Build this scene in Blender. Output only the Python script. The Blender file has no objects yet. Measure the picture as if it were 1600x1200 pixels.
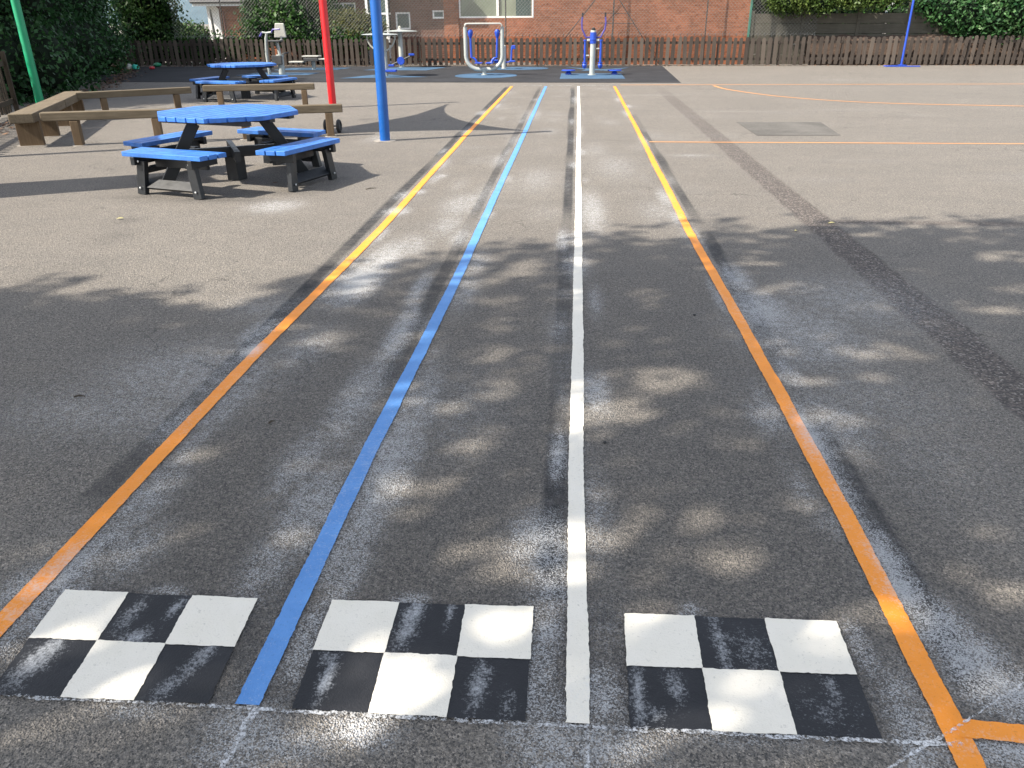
import bpy, math, random
import numpy as np
from mathutils import Vector, Matrix, noise as mnoise
random.seed(7); rng = np.random.default_rng(7)
sc = bpy.context.scene
COL = sc.collection
R = math.radians

# ------------------------------------------------------------------ camera
F = 1220.0; H = 1.6
PITCH = math.atan(571.7 / F); YAW = math.atan(103.5 / math.hypot(F, 571.7)); ROLL = -0.006
cp, sp, cy, sy = math.cos(PITCH), math.sin(PITCH), math.cos(YAW), math.sin(YAW)
FW = Vector((-sy * cp, cy * cp, -sp)); RT = Vector((cy, sy, 0)); UP = Vector((-sy * sp, cy * sp, cp))
cr, sr = math.cos(ROLL), math.sin(ROLL)
def ray(px, py):
    dx, dy = px - 800, py - 600
    return FW * F + RT * (dx * cr + dy * sr) - UP * (-dx * sr + dy * cr)
def at(px, py, z=0.0):
    d = ray(px, py); t = (z - H) / d.z
    return Vector((d.x * t, d.y * t, z))
def atY(px, py, Y):
    d = ray(px, py); t = Y / d.y
    return Vector((d.x * t, Y, H + d.z * t))
cam = bpy.data.cameras.new("camera"); co = bpy.data.objects.new("camera", cam); COL.objects.link(co)
rx = RT * cr + UP * sr; ux = UP * cr - RT * sr
co.matrix_world = Matrix(((rx.x, ux.x, -FW.x, 0), (rx.y, ux.y, -FW.y, 0), (rx.z, ux.z, -FW.z, H), (0, 0, 0, 1)))
cam.sensor_fit = 'HORIZONTAL'; cam.sensor_width = 36; cam.lens = 36 * F / 1600
cam.clip_end = 3000; cam.clip_start = 0.05
sc.camera = co

# ------------------------------------------------------------------ light
EL = R(44); SUN = Vector((-0.90 * math.cos(EL), -0.436 * math.cos(EL), math.sin(EL))).normalized()
w = bpy.data.worlds.new("World"); sc.world = w; w.use_nodes = True
nt = w.node_tree; nt.nodes.clear()
sky = nt.nodes.new('ShaderNodeTexSky'); sky.sky_type = 'NISHITA'; sky.sun_disc = False
sky.sun_elevation = EL; sky.sun_rotation = math.atan2(SUN.x, SUN.y) % (2 * math.pi)
sky.air_density = 1.0; sky.dust_density = 1.2; sky.ozone_density = 1.0
bg = nt.nodes.new('ShaderNodeBackground'); bg.inputs[1].default_value = 0.126
ow = nt.nodes.new('ShaderNodeOutputWorld'); hs_ = nt.nodes.new('ShaderNodeHueSaturation'); hs_.inputs['Saturation'].default_value = 0.45
nt.links.new(sky.outputs[0], hs_.inputs['Color']); nt.links.new(hs_.outputs[0], bg.inputs[0]); nt.links.new(bg.outputs[0], ow.inputs[0])
sl = bpy.data.lights.new("sun", 'SUN'); sl.energy = 4.15; sl.angle = R(0.53); sl.color = (1.0, 0.92, 0.80)
so = bpy.data.objects.new("sun", sl); COL.objects.link(so)
so.rotation_euler = (-SUN).to_track_quat('-Z', 'Y').to_euler(); so.location = SUN * 40
sc.view_settings.view_transform = 'Standard'; sc.view_settings.look = 'None'
sc.view_settings.gamma = 1.0; sc.view_settings.exposure = 1.4
sc.render.engine = 'CYCLES'
sc.cycles.max_bounces = 6; sc.cycles.transparent_max_bounces = 8

# ------------------------------------------------------------------ material helpers
class NT:
    def __init__(s, name):
        s.m = bpy.data.materials.new(name); s.m.use_nodes = True
        s.t = s.m.node_tree; s.n = s.t.nodes; s.b = s.n['Principled BSDF']
    def new(s, typ, **kw):
        o = s.n.new(typ)
        for k, v in kw.items(): setattr(o, k, v)
        return o
    def link(s, a, b): s.t.links.new(a, b)
    def val(s, sock, v):
        if hasattr(v, 'is_linked') or isinstance(v, bpy.types.NodeSocket): s.link(v, sock)
        else: sock.default_value = v
    def math(s, op, a, b=None, c=None, clamp=False):
        o = s.new('ShaderNodeMath', operation=op); o.use_clamp = clamp
        for i, v in enumerate((a, b, c)):
            if v is not None: s.val(o.inputs[i], v)
        return o.outputs[0]
    def mix(s, f, a, b, mode='MIX'):
        o = s.new('ShaderNodeMix', data_type='RGBA', blend_type=mode)
        s.val(o.inputs[0], f); s.val(o.inputs[6], c4(a)); s.val(o.inputs[7], c4(b))
        return o.outputs[2]
    def noise(s, scale, detail=3, rough=0.5, vec=None):
        o = s.new('ShaderNodeTexNoise'); o.inputs['Scale'].default_value = scale
        o.inputs['Detail'].default_value = detail; o.inputs['Roughness'].default_value = rough
        s.link(vec if vec else s.pos(), o.inputs['Vector']); return o.outputs['Fac']
    def voro(s, scale, out='Distance', feature='F1', vec=None):
        o = s.new('ShaderNodeTexVoronoi'); o.feature = feature; o.inputs['Scale'].default_value = scale
        s.link(vec if vec else s.pos(), o.inputs['Vector']); return o.outputs[out]
    def pos(s):
        if not hasattr(s, '_p'): s._p = s.new('ShaderNodeNewGeometry').outputs['Position']
        return s._p
    def objc(s):
        if not hasattr(s, '_o'): s._o = s.new('ShaderNodeTexCoord').outputs['Object']
        return s._o
    def attr(s, name):
        o = s.new('ShaderNodeAttribute'); o.attribute_name = name; return o.outputs['Fac']
    def mr(s, v, a, b, c, d, smooth=False):
        o = s.new('ShaderNodeMapRange'); o.clamp = True
        if smooth: o.interpolation_type = 'SMOOTHSTEP'
        s.val(o.inputs[0], v)
        for i, q in enumerate((a, b, c, d)): o.inputs[i + 1].default_value = q
        return o.outputs[0]
    def bump(s, h, strength, dist):
        o = s.new('ShaderNodeBump'); o.inputs['Strength'].default_value = strength; o.inputs['Distance'].default_value = dist
        s.link(h, o.inputs['Height']); s.link(o.outputs[0], s.b.inputs['Normal'])
    def base(s, c): s.val(s.b.inputs['Base Color'], c4(c))
    def rough(s, v): s.val(s.b.inputs['Roughness'], v)
def c4(c):
    return c if isinstance(c, bpy.types.NodeSocket) else (tuple(c) + (1,) if len(c) == 3 else tuple(c))

def simple(name, col, rough=0.5, var=0.12, scale=8, metallic=0.0, spec=0.5, bump=0.0, bscale=60):
    t = NT(name); n = t.noise(scale, 4, 0.6, t.objc())
    c2 = tuple(max(0, q * (1 - var * 2)) for q in col); c3 = tuple(min(1, q * (1 + var)) for q in col)
    t.base(t.mix(t.mr(n, 0.3, 0.7, 0, 1), c2, c3)); t.rough(t.mr(t.noise(scale * 3, 2, 0.5, t.objc()), 0.3, 0.7, max(0.05, rough - 0.08), min(1, rough + 0.08)))
    t.b.inputs['Metallic'].default_value = metallic; t.b.inputs['Specular IOR Level'].default_value = spec
    if bump: t.bump(t.noise(bscale, 3, 0.5, t.objc()), bump, 0.01)
    return t.m

def mat_asphalt():
    t = NT('asphalt')
    dust, dark, strip = t.attr('dust'), t.attr('dark'), t.attr('strip')
    big = t.noise(0.45, 4, 0.6); mid = t.noise(5, 4, 0.65); grain = t.noise(150, 2, 0.7); grain2 = t.noise(60, 3, 0.7)
    cells = t.voro(210, 'Color')
    sepc = t.new('ShaderNodeSeparateColor'); t.link(cells, sepc.inputs[0])
    c = t.mix(t.mr(big, 0.3, 0.7, 0, 1), (0.236, 0.208, 0.174), (0.300, 0.268, 0.226))
    c = t.mix(t.mr(mid, 0.35, 0.7, 0, 0.45), c, (0.180, 0.168, 0.150))
    st = t.new('ShaderNodeMapping'); st.inputs['Scale'].default_value = (0.5, 1.6, 1); t.link(t.pos(), st.inputs[0])
    c = t.mix(t.mr(t.noise(1.3, 5, 0.7, st.outputs[0]), 0.45, 0.75, 0, 0.45), c, (0.145, 0.135, 0.122))
    c = t.mix(t.mr(t.noise(2.2, 5, 0.75), 0.56, 0.8, 0, 0.5), c, (0.33, 0.305, 0.27))
    wv = t.new('ShaderNodeVectorMath', operation='ADD'); t.link(t.pos(), wv.inputs[0]); nv = t.new('ShaderNodeTexNoise'); nv.inputs['Scale'].default_value = 2.0; nv.inputs['Detail'].default_value = 4; t.link(t.pos(), nv.inputs['Vector']); t.link(nv.outputs['Color'], wv.inputs[1])
    cr_ = t.voro(0.33, 'Distance', 'DISTANCE_TO_EDGE', wv.outputs[0])
    crk = t.math('MULTIPLY', t.mr(cr_, 0.0, 0.004, 0.75, 0), t.mr(t.noise(0.7, 3), 0.5, 0.62, 0, 1))
    # aggregate: paler and darker chips
    c = t.mix(t.mr(sepc.outputs[0], 0.5, 1.0, 0, 0.8), c, (0.44, 0.39, 0.34))
    c = t.mix(t.mr(sepc.outputs[1], 0.5, 0.95, 0, 0.9), c, (0.055, 0.053, 0.05))
    c = t.mix(t.mr(grain2, 0.4, 0.62, 0.5, 0.0), c, (0.05, 0.05, 0.052))
    c = t.mix(crk, c, (0.04, 0.038, 0.036))
    # darker areas of tarmac from the dark attribute
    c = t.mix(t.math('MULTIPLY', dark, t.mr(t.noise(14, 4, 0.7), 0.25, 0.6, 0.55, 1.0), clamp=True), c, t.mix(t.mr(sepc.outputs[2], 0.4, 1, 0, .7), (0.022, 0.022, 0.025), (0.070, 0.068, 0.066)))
    # coarse trench reinstatement
    v = t.voro(95, 'Color'); sv = t.new('ShaderNodeSeparateColor'); t.link(v, sv.inputs[0])
    sc_ = t.mix(t.mr(sv.outputs[0], 0.3, 1, 0, 1), (0.05, 0.045, 0.042), (0.16, 0.13, 0.115))
    sc_ = t.mix(t.mr(sv.outputs[1], 0.8, 1, 0, 1), sc_, (0.33, 0.29, 0.26))
    c = t.mix(t.math('MULTIPLY', strip, 0.9, clamp=True), c, sc_)
    # paint dust / over-spray caught on the stones
    sn = t.noise(120, 3, 0.75); sn2 = t.noise(18, 3, 0.6)
    dv = t.new('ShaderNodeSeparateColor'); t.link(t.voro(290, 'Color'), dv.inputs[0])
    k = t.math('SUBTRACT', t.math('MULTIPLY', dust, 0.84), t.math('MULTIPLY', dv.outputs[0], 0.78))
    k = t.math('ADD', k, t.math('MULTIPLY', t.math('SUBTRACT', sn2, 0.5), 0.7))
    k = t.math('ADD', k, t.math('MULTIPLY', t.math('SUBTRACT', sn, 0.5), 0.6))
    k = t.math('MULTIPLY', t.mr(k, -0.22, 0.26, 0, 0.66), t.mr(dust, 0.02, 0.25, 0, 1))
    c = t.mix(k, c, (0.62, 0.63, 0.64))
    t.base(c); t.rough(t.mr(grain, 0.3, 0.7, 0.72, 0.95)); t.b.inputs['Specular IOR Level'].default_value = 0.35
    h = t.math('ADD', t.math('MULTIPLY', grain2, 1.0), t.math('MULTIPLY', t.voro(190), 0.9))
    t.bump(h, 0.75, 0.012)
    return t.m

def mat_paint(name, col, col2, rough=0.55, cover=0.0):
    t = NT(name); n = t.noise(7, 4, 0.6); dust = t.attr('dust')
    c = t.mix(t.mr(n, 0.3, 0.7, 0, 1), col, col2)
    f = t.noise(90, 3, 0.7)
    c = t.mix(t.mr(f, 0.28, 0.40, 0.5, 0), c, tuple(q * 0.55 for q in col))
    sn = t.noise(130, 3, 0.75); sn2 = t.noise(25, 3, 0.6)
    k = t.math('ADD', t.math('MULTIPLY', dust, 1.2), t.math('MULTIPLY', t.math('SUBTRACT', sn, 0.56), 1.9))
    k = t.math('ADD', k, t.math('MULTIPLY', t.math('SUBTRACT', sn2, 0.5), 0.7))
    k = t.math('MULTIPLY', t.mr(k, 0.15, 1.0, 0, 0.7), t.mr(dust, 0.0, 0.12, 0, 1))
    c = t.mix(k, c, (0.60, 0.62, 0.64))
    t.base(c); t.rough(rough); t.b.inputs['Specular IOR Level'].default_value = 0.35
    h = t.math('ADD', t.noise(70, 3, 0.6), t.math('MULTIPLY', t.voro(190), 0.6)); t.bump(h, 0.22, 0.006)
    return t.m

def mat_chalk():
    t = NT('chalk_dust'); t.base((0.62, 0.63, 0.64)); t.rough(0.95)
    a = t.math('ADD', t.mr(t.noise(110, 3, 0.7), 0.42, 0.6, 0, 0.85), t.mr(t.noise(9, 3, 0.6), 0.35, 0.7, -0.35, 0.25), clamp=True)
    t.link(a, t.b.inputs['Alpha']); return t.m

def mat_wood(name, a, b, rough=0.8, grain_axis='Z', scale=1.0, rnd=False):
    t = NT(name); m = t.new('ShaderNodeMapping'); t.link(t.objc(), m.inputs[0])
    s = {'X': (1, 14, 14), 'Y': (14, 1, 14), 'Z': (14, 14, 1)}[grain_axis]
    m.inputs['Scale'].default_value = tuple(q * scale for q in s)
    n = t.noise(3.0, 6, 0.7, m.outputs[0]); n2 = t.noise(2.2, 3, 0.5, t.objc())
    c = t.mix(t.mr(n, 0.3, 0.72, 0, 1), a, b)
    c = t.mix(t.mr(n2, 0.4, 0.75, 0, 0.45), c, tuple(q * 0.55 for q in a))
    if rnd:
        r = t.attr('rnd')
        c = t.mix(t.mr(r, 0.0, 1.0, 0, 0.65), c, tuple(q * 0.42 for q in a))
        c = t.mix(t.mr(r, 0.86, 0.96, 0, 0.4), c, (0.20, 0.165, 0.135))
    t.base(c); t.rough(rough); t.b.inputs['Specular IOR Level'].default_value = 0.25; t.bump(n, 0.35, 0.01); return t.m

def mat_brick(name, a, b, mortar, sw=0.225, sh=0.075):
    t = NT(name); sx = t.new('ShaderNodeSeparateXYZ'); t.link(t.pos(), sx.inputs[0])
    cx = t.new('ShaderNodeCombineXYZ'); t.link(t.math('ADD', sx.outputs[0], sx.outputs[1]), cx.inputs[0]); t.link(sx.outputs[2], cx.inputs[1])
    br = t.new('ShaderNodeTexBrick'); t.link(cx.outputs[0], br.inputs['Vector'])
    br.inputs['Color1'].default_value = c4(a); br.inputs['Color2'].default_value = c4(b); br.inputs['Mortar'].default_value = c4(mortar)
    br.inputs['Scale'].default_value = 1.0; br.inputs['Brick Width'].default_value = sw; br.inputs['Row Height'].default_value = sh
    br.inputs['Mortar Size'].default_value = 0.010; br.inputs['Bias'].default_value = 0.0
    st = t.new('ShaderNodeMapping'); st.inputs['Scale'].default_value = (0.35, 0.35, 3.5); t.link(t.pos(), st.inputs[0])
    c = t.mix(t.mr(t.noise(2.5, 4, 0.6, st.outputs[0]), 0.35, 0.7, 0, 0.6), br.outputs['Color'], tuple(q * 0.45 for q in a))
    c = t.mix(t.mr(t.noise(0.9, 5, 0.7), 0.45, 0.7, 0, 0.35), c, tuple(q * 1.5 + .02 for q in a))
    st2 = t.new('ShaderNodeMapping'); st2.inputs['Scale'].default_value = (4.4, 4.4, 13); t.link(t.pos(), st2.inputs[0])
    c = t.mix(t.mr(t.noise(1.0, 2, 0.5, st2.outputs[0]), 0.52, 0.66, 0, 0.55), c, tuple(q * 0.55 for q in b))
    t.base(c); t.rough(0.9); t.b.inputs['Specular IOR Level'].default_value = 0.2; t.bump(br.outputs['Fac'], -0.4, 0.008); return t.m

def mat_leaf(name, dark, light, tip=None):
    t = NT(name); r = t.attr('rnd')
    c = t.mix(r, dark, light)
    c = t.mix(t.mr(t.noise(1.6, 3, 0.6), 0.35, 0.7, 0, 0.6), c, tuple(q * 0.6 for q in dark))
    if tip: c = t.mix(t.mr(r, 0.82, 0.97, 0, 0.8), c, tip)
    t.base(c); t.rough(0.5); t.b.inputs['Specular IOR Level'].default_value = 0.22
    tr = t.new('ShaderNodeBsdfTranslucent'); t.link(t.mix(0.5, c, (0.16, 0.26, 0.03), 'MULTIPLY') if False else c, tr.inputs[0])
    ms = t.new('ShaderNodeMixShader'); ms.inputs[0].default_value = 0.22
    t.link(t.b.outputs[0], ms.inputs[1]); t.link(tr.outputs[0], ms.inputs[2]); t.link(ms.outputs[0], t.n['Material Output'].inputs[0])
    return t.m

def mat_rubber(name, a, b):
    t = NT(name); s = t.new('ShaderNodeSeparateColor'); t.link(t.voro(160, 'Color'), s.inputs[0])
    c = t.mix(s.outputs[0], a, b); c = t.mix(t.mr(t.noise(1.2, 5, 0.65), 0.4, 0.75, 0, 0.35), c, tuple(min(1, q * 2.2) for q in b))
    t.base(c); t.rough(0.9); t.b.inputs['Specular IOR Level'].default_value = 0.2; t.bump(t.noise(120, 2), 0.3, 0.01); return t.m

def mat_glass_dark(name, col):
    t = NT(name); t.base(t.mix(t.mr(t.noise(0.9, 3), 0.35, 0.65, 0, 1), col, tuple(q * 1.6 for q in col))); t.rough(0.15)
    t.b.inputs['Specular IOR Level'].default_value = 0.6; return t.m

M = dict(
    asphalt=mat_asphalt(),
    white=mat_paint('white_paint', (0.78, 0.73, 0.62), (0.82, 0.77, 0.67)),
    black=mat_paint('black_paint', (0.013, 0.014, 0.017), (0.022, 0.023, 0.027), 0.6),
    orange=mat_paint('orange_paint', (0.80, 0.262, 0.020), (0.88, 0.300, 0.030)),
    yellow=mat_paint('faded_orange_paint', (0.56, 0.25, 0.075), (0.64, 0.31, 0.11)),
    blue=mat_paint('blue_paint', (0.078, 0.235, 0.55), (0.11, 0.285, 0.62)),
    chalk=mat_chalk(),
    patch=mat_rubber('tarmac_patch', (0.055, 0.052, 0.048), (0.125, 0.118, 0.108)),
    rubber=mat_rubber('black_rubber', (0.013, 0.014, 0.016), (0.034, 0.035, 0.039)),
    mat=mat_rubber('blue_rubber', (0.028, 0.064, 0.115), (0.058, 0.108, 0.175)),
    slat=simple('blue_recycled_plastic', (0.034, 0.155, 0.50), 0.5, 0.20, 9, bump=0.08, bscale=30),
    blackp=simple('black_recycled_plastic', (0.009, 0.011, 0.014), 0.45, 0.25, 6, bump=0.1, bscale=30),
    bolt=simple('bright_bolt', (0.55, 0.56, 0.56), 0.35, 0.1, metallic=0.6),
    sleeper=mat_wood('weathered_timber', (0.105, 0.082, 0.055), (0.180, 0.146, 0.102), 0.85, 'X', 1.0),
    timber=mat_wood('timber_post', (0.110, 0.073, 0.042), (0.170, 0.120, 0.074), 0.8, 'Z', 1.0),
    picket=mat_wood('stained_pickets', (0.060, 0.048, 0.040), (0.110, 0.089, 0.074), 0.9, 'Z', 1.4, rnd=True),
    oldpicket=mat_wood('old_fence_timber', (0.06, 0.045, 0.032), (0.105, 0.08, 0.057), 0.9, 'Z', 1.2, rnd=True),
    concrete=simple('concrete', (0.30, 0.275, 0.24), 0.9, 0.15, 12, bump=0.2),
    green=simple('green_coated_steel', (0.0, 0.25, 0.11), 0.42, 0.06, 3),
    red=simple('red_coated_steel', (0.56, 0.009, 0.014), 0.38, 0.06, 3),
    bluep=simple('blue_coated_steel', (0.002, 0.085, 0.34), 0.38, 0.06, 3),
    blue2=simple('royal_blue_steel', (0.018, 0.065, 0.42), 0.4, 0.06, 3),
    steel=simple('pale_grey_steel', (0.36, 0.385, 0.37), 0.4, 0.07, 3, spec=0.5),
    plate=simple('pale_plastic', (0.42, 0.42, 0.38), 0.5, 0.06, 4),
    dgrey=simple('dark_grey_steel', (0.06, 0.062, 0.065), 0.5, 0.15, 5),
    blackr=simple('black_rubber_cap', (0.012, 0.012, 0.013), 0.6, 0.2, 5),
    sail=simple('shade_cloth', (0.05, 0.09, 0.16), 0.9, 0.1, 3),
    wire=simple('galvanised_wire', (0.17, 0.175, 0.165), 0.5, 0.1, 5, metallic=0.3),
    greenpost=simple('green_fence_post', (0.05, 0.16, 0.12), 0.6, 0.15, 5),
    darkpost=simple('dark_iron', (0.028, 0.026, 0.026), 0.6, 0.2, 5),
    brick=mat_brick('orange_brick', (0.300, 0.103, 0.050), (0.215, 0.072, 0.037), (0.22, 0.14, 0.10)),
    brick_shaded=mat_brick('shaded_orange_brick', (0.165, 0.075, 0.052), (0.120, 0.055, 0.040), (0.155, 0.115, 0.095)),  # same brick as the orange, with the eave shade put into its colour
    upvc=simple('white_frame', (0.80, 0.80, 0.78), 0.4, 0.03, 3),
    frost=mat_glass_dark('obscured_glazing', (0.125, 0.145, 0.108)),
    glass=mat_glass_dark('dark_glazing', (0.030, 0.050, 0.048)),
    roof=simple('roof_slate', (0.05, 0.05, 0.055), 0.8, 0.25, 5),
    gutter=simple('dark_gutter', (0.04, 0.04, 0.045), 0.5, 0.1, 3),
    cpanel=mat_wood('concrete_panel', (0.078, 0.072, 0.057), (0.118, 0.108, 0.087), 0.95, 'X', 0.5),
    soil=simple('leaf_mould', (0.075, 0.048, 0.034), 0.95, 0.3, 20, bump=0.6, bscale=30),
    bark=simple('bark', (0.075, 0.058, 0.042), 0.95, 0.3, 9, bump=0.6, bscale=18),
    hedge=mat_leaf('hedge_leaves', (0.014, 0.052, 0.017), (0.046, 0.125, 0.036)),
    tree=mat_leaf('tree_leaves', (0.018, 0.055, 0.012), (0.060, 0.130, 0.024), (0.12, 0.17, 0.05)),
    laurel=mat_leaf('laurel_leaves', (0.018, 0.058, 0.014), (0.066, 0.150, 0.030), (0.13, 0.22, 0.06)),
    olive=mat_leaf('olive_leaves', (0.055, 0.070, 0.015), (0.145, 0.150, 0.035), (0.20, 0.19, 0.06)),
    conifer=mat_leaf('conifer_leaves', (0.040, 0.080, 0.016), (0.135, 0.185, 0.042), (0.19, 0.23, 0.06)),
    ivy=mat_leaf('ivy_leaves', (0.016, 0.060, 0.020), (0.062, 0.150, 0.042), (0.16, 0.26, 0.12)),
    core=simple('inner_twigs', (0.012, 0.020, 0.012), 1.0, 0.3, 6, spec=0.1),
    hill=simple('hazed_hill', (0.11, 0.155, 0.185), 1.0, 0.12, 0.03, spec=0.0),  # blue-grey haze of distance painted into the hill colour
    turq=simple('turquoise_plastic', (0.05, 0.55, 0.42), 0.4, 0.05), redpl=simple('red_plastic', (0.45, 0.03, 0.04), 0.4, 0.05),
    greenpl=simple('green_plastic', (0.02, 0.20, 0.10), 0.4, 0.05), card=simple('cardboard', (0.42, 0.27, 0.15), 0.9, 0.12),
    whitepl=simple('white_plastic', (0.7, 0.7, 0.66), 0.5, 0.04), yleaf=simple('yellow_leaf', (0.40, 0.36, 0.16), 0.7, 0.15, 30),
    brleaf=simple('brown_leaf', (0.14, 0.075, 0.04), 0.8, 0.3, 3),
)

# ------------------------------------------------------------------ mesh helpers
class MB:
    def __init__(s): s.v = []; s.f = []; s.r = []; s.cur = 0.5
    def add(s, vs, fs):
        b = len(s.v); s.v += [tuple(q) for q in vs]; s.r += [s.cur] * len(vs)
        s.f += [tuple(i + b for i in f) for f in fs]
    def prism(s, poly, z0, z1, M_=None):
        n = len(poly); vs = [(x, y, z0) for x, y in poly] + [(x, y, z1) for x, y in poly]
        if M_: vs = [M_ @ Vector(q) for q in vs]
        s.add(vs, [tuple(range(n - 1, -1, -1)), tuple(range(n, 2 * n))] + [(i, (i + 1) % n, n + (i + 1) % n, n + i) for i in range(n)])
    def box(s, c, d, rz=0.0, M_=None):
        x, y, z = d[0] / 2, d[1] / 2, d[2] / 2
        T = (M_ if M_ else Matrix()) @ Matrix.Translation(c) @ Matrix.Rotation(rz, 4, 'Z')
        vs = [T @ Vector((sx * x, sy_ * y, sz * z)) for sz in (-1, 1) for sx, sy_ in ((-1, -1), (1, -1), (1, 1), (-1, 1))]
        s.add(vs, [(3, 2, 1, 0), (4, 5, 6, 7), (0, 1, 5, 4), (1, 2, 6, 5), (2, 3, 7, 6), (3, 0, 4, 7)])
    def beam(s, p0, p1, wd, ht, up=Vector((0, 0, 1))):
        p0, p1 = Vector(p0), Vector(p1); d = (p1 - p0).normalized()
        a = d.cross(up).normalized(); u = a.cross(d).normalized()
        vs = [p + a * (i * wd / 2) + u * (j * ht / 2) for p in (p0, p1) for i, j in ((-1, -1), (1, -1), (1, 1), (-1, 1))]
        s.add(vs, [(0, 1, 2, 3), (7, 6, 5, 4), (0, 4, 5, 1), (1, 5, 6, 2), (2, 6, 7, 3), (3, 7, 4, 0)])
    def tube(s, pts, r, n=10, closed=False, caps=True):
        pts = [Vector(p) for p in pts]; rr = r if hasattr(r, '__len__') else [r] * len(pts)
        k = len(pts); rings = []; ref = None
        for i, p in enumerate(pts):
            if closed: d = pts[(i + 1) % k] - pts[i - 1]
            else: d = pts[min(i + 1, k - 1)] - pts[max(i - 1, 0)]
            d.normalize()
            if ref is None: ref = Vector((0, 0, 1)) if abs(d.z) < 0.9 else Vector((1, 0, 0))
            a = (ref - d * ref.dot(d)).normalized(); ref = a; b = d.cross(a)
            rings.append([p + (a * math.cos(2 * math.pi * j / n) + b * math.sin(2 * math.pi * j / n)) * rr[i] for j in range(n)])
        vs = [q for g in rings for q in g]; fs = []
        for i in range(k if closed else k - 1):
            o, o2 = i * n, ((i + 1) % k) * n
            fs += [(o + j, o + (j + 1) % n, o2 + (j + 1) % n, o2 + j) for j in range(n)]
        if not closed and caps: fs += [tuple(range(n - 1, -1, -1)), tuple((k - 1) * n + j for j in range(n))]
        s.add(vs, fs)
    def lathe(s, c, prof, n=16):
        c = Vector(c); vs = []; k = len(prof)
        for r, z in prof: vs += [c + Vector((r * math.cos(2 * math.pi * j / n), r * math.sin(2 * math.pi * j / n), z)) for j in range(n)]
        fs = [(i * n + j, i * n + (j + 1) % n, (i + 1) * n + (j + 1) % n, (i + 1) * n + j) for i in range(k - 1) for j in range(n)]
        fs += [tuple(range(n - 1, -1, -1)), tuple((k - 1) * n + j for j in range(n))]
        s.add(vs, fs)
    def build(s, name, mat, parent=None, smooth=False, bevel=0.0, origin=None):
        me = bpy.data.meshes.new(name)
        off = Vector(origin) if origin is not None else Vector((0, 0, 0))
        me.from_pydata([tuple(Vector(q) - off) for q in s.v], [], s.f)
        a = me.attributes.new('rnd', 'FLOAT', 'POINT'); a.data.foreach_set('value', s.r)
        if smooth:
            me.polygons.foreach_set('use_smooth', [True] * len(me.polygons))
        me.update(); me.materials.append(mat)
        o = bpy.data.objects.new(name, me); COL.objects.link(o); o.location = off
        if smooth and hasattr(me, 'set_sharp_from_angle'): me.set_sharp_from_angle(angle=R(40))
        if parent: o.parent = parent
        if bevel:
            b = o.modifiers.new('bevel', 'BEVEL'); b.width = bevel; b.segments = 2; b.limit_method = 'ANGLE'; b.angle_limit = R(35)
        return o
def tag(o, label=None, cat=None, group=None, kind=None):
    if label: o['label'] = label
    if cat: o['category'] = cat
    if group: o['group'] = group
    if kind: o['kind'] = kind
    return o
def empty(name, loc, label, cat, group=None, rz=0.0):
    o = bpy.data.objects.new(name, None); COL.objects.link(o); o.location = loc; o.rotation_euler = (0, 0, rz)
    o.empty_display_size = 0.2
    bpy.context.view_layer.update() if False else None
    return tag(o, label, cat, group)
def np_mesh(name, V, Fq, mat, parent=None, attrs=None):
    me = bpy.data.meshes.new(name)
    me.vertices.add(len(V)); me.vertices.foreach_set('co', np.asarray(V, dtype=np.float32).ravel())
    nf, k = Fq.shape
    me.loops.add(nf * k); me.loops.foreach_set('vertex_index', Fq.astype(np.int32).ravel())
    me.polygons.add(nf); me.polygons.foreach_set('loop_start', np.arange(0, nf * k, k, dtype=np.int32))
    me.update(calc_edges=True)
    for nme, arr in (attrs or {}).items():
        a = me.attributes.new(nme, 'FLOAT', 'POINT'); a.data.foreach_set('value', np.asarray(arr, dtype=np.float32))
    me.materials.append(mat); me.validate()
    o = bpy.data.objects.new(name, me); COL.objects.link(o)
    if parent: o.parent = parent
    return o

# ------------------------------------------------------------------ wear on the tarmac (ground coordinates)
def g2(px, py): v = at(px, py); return v.x, v.y
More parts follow.
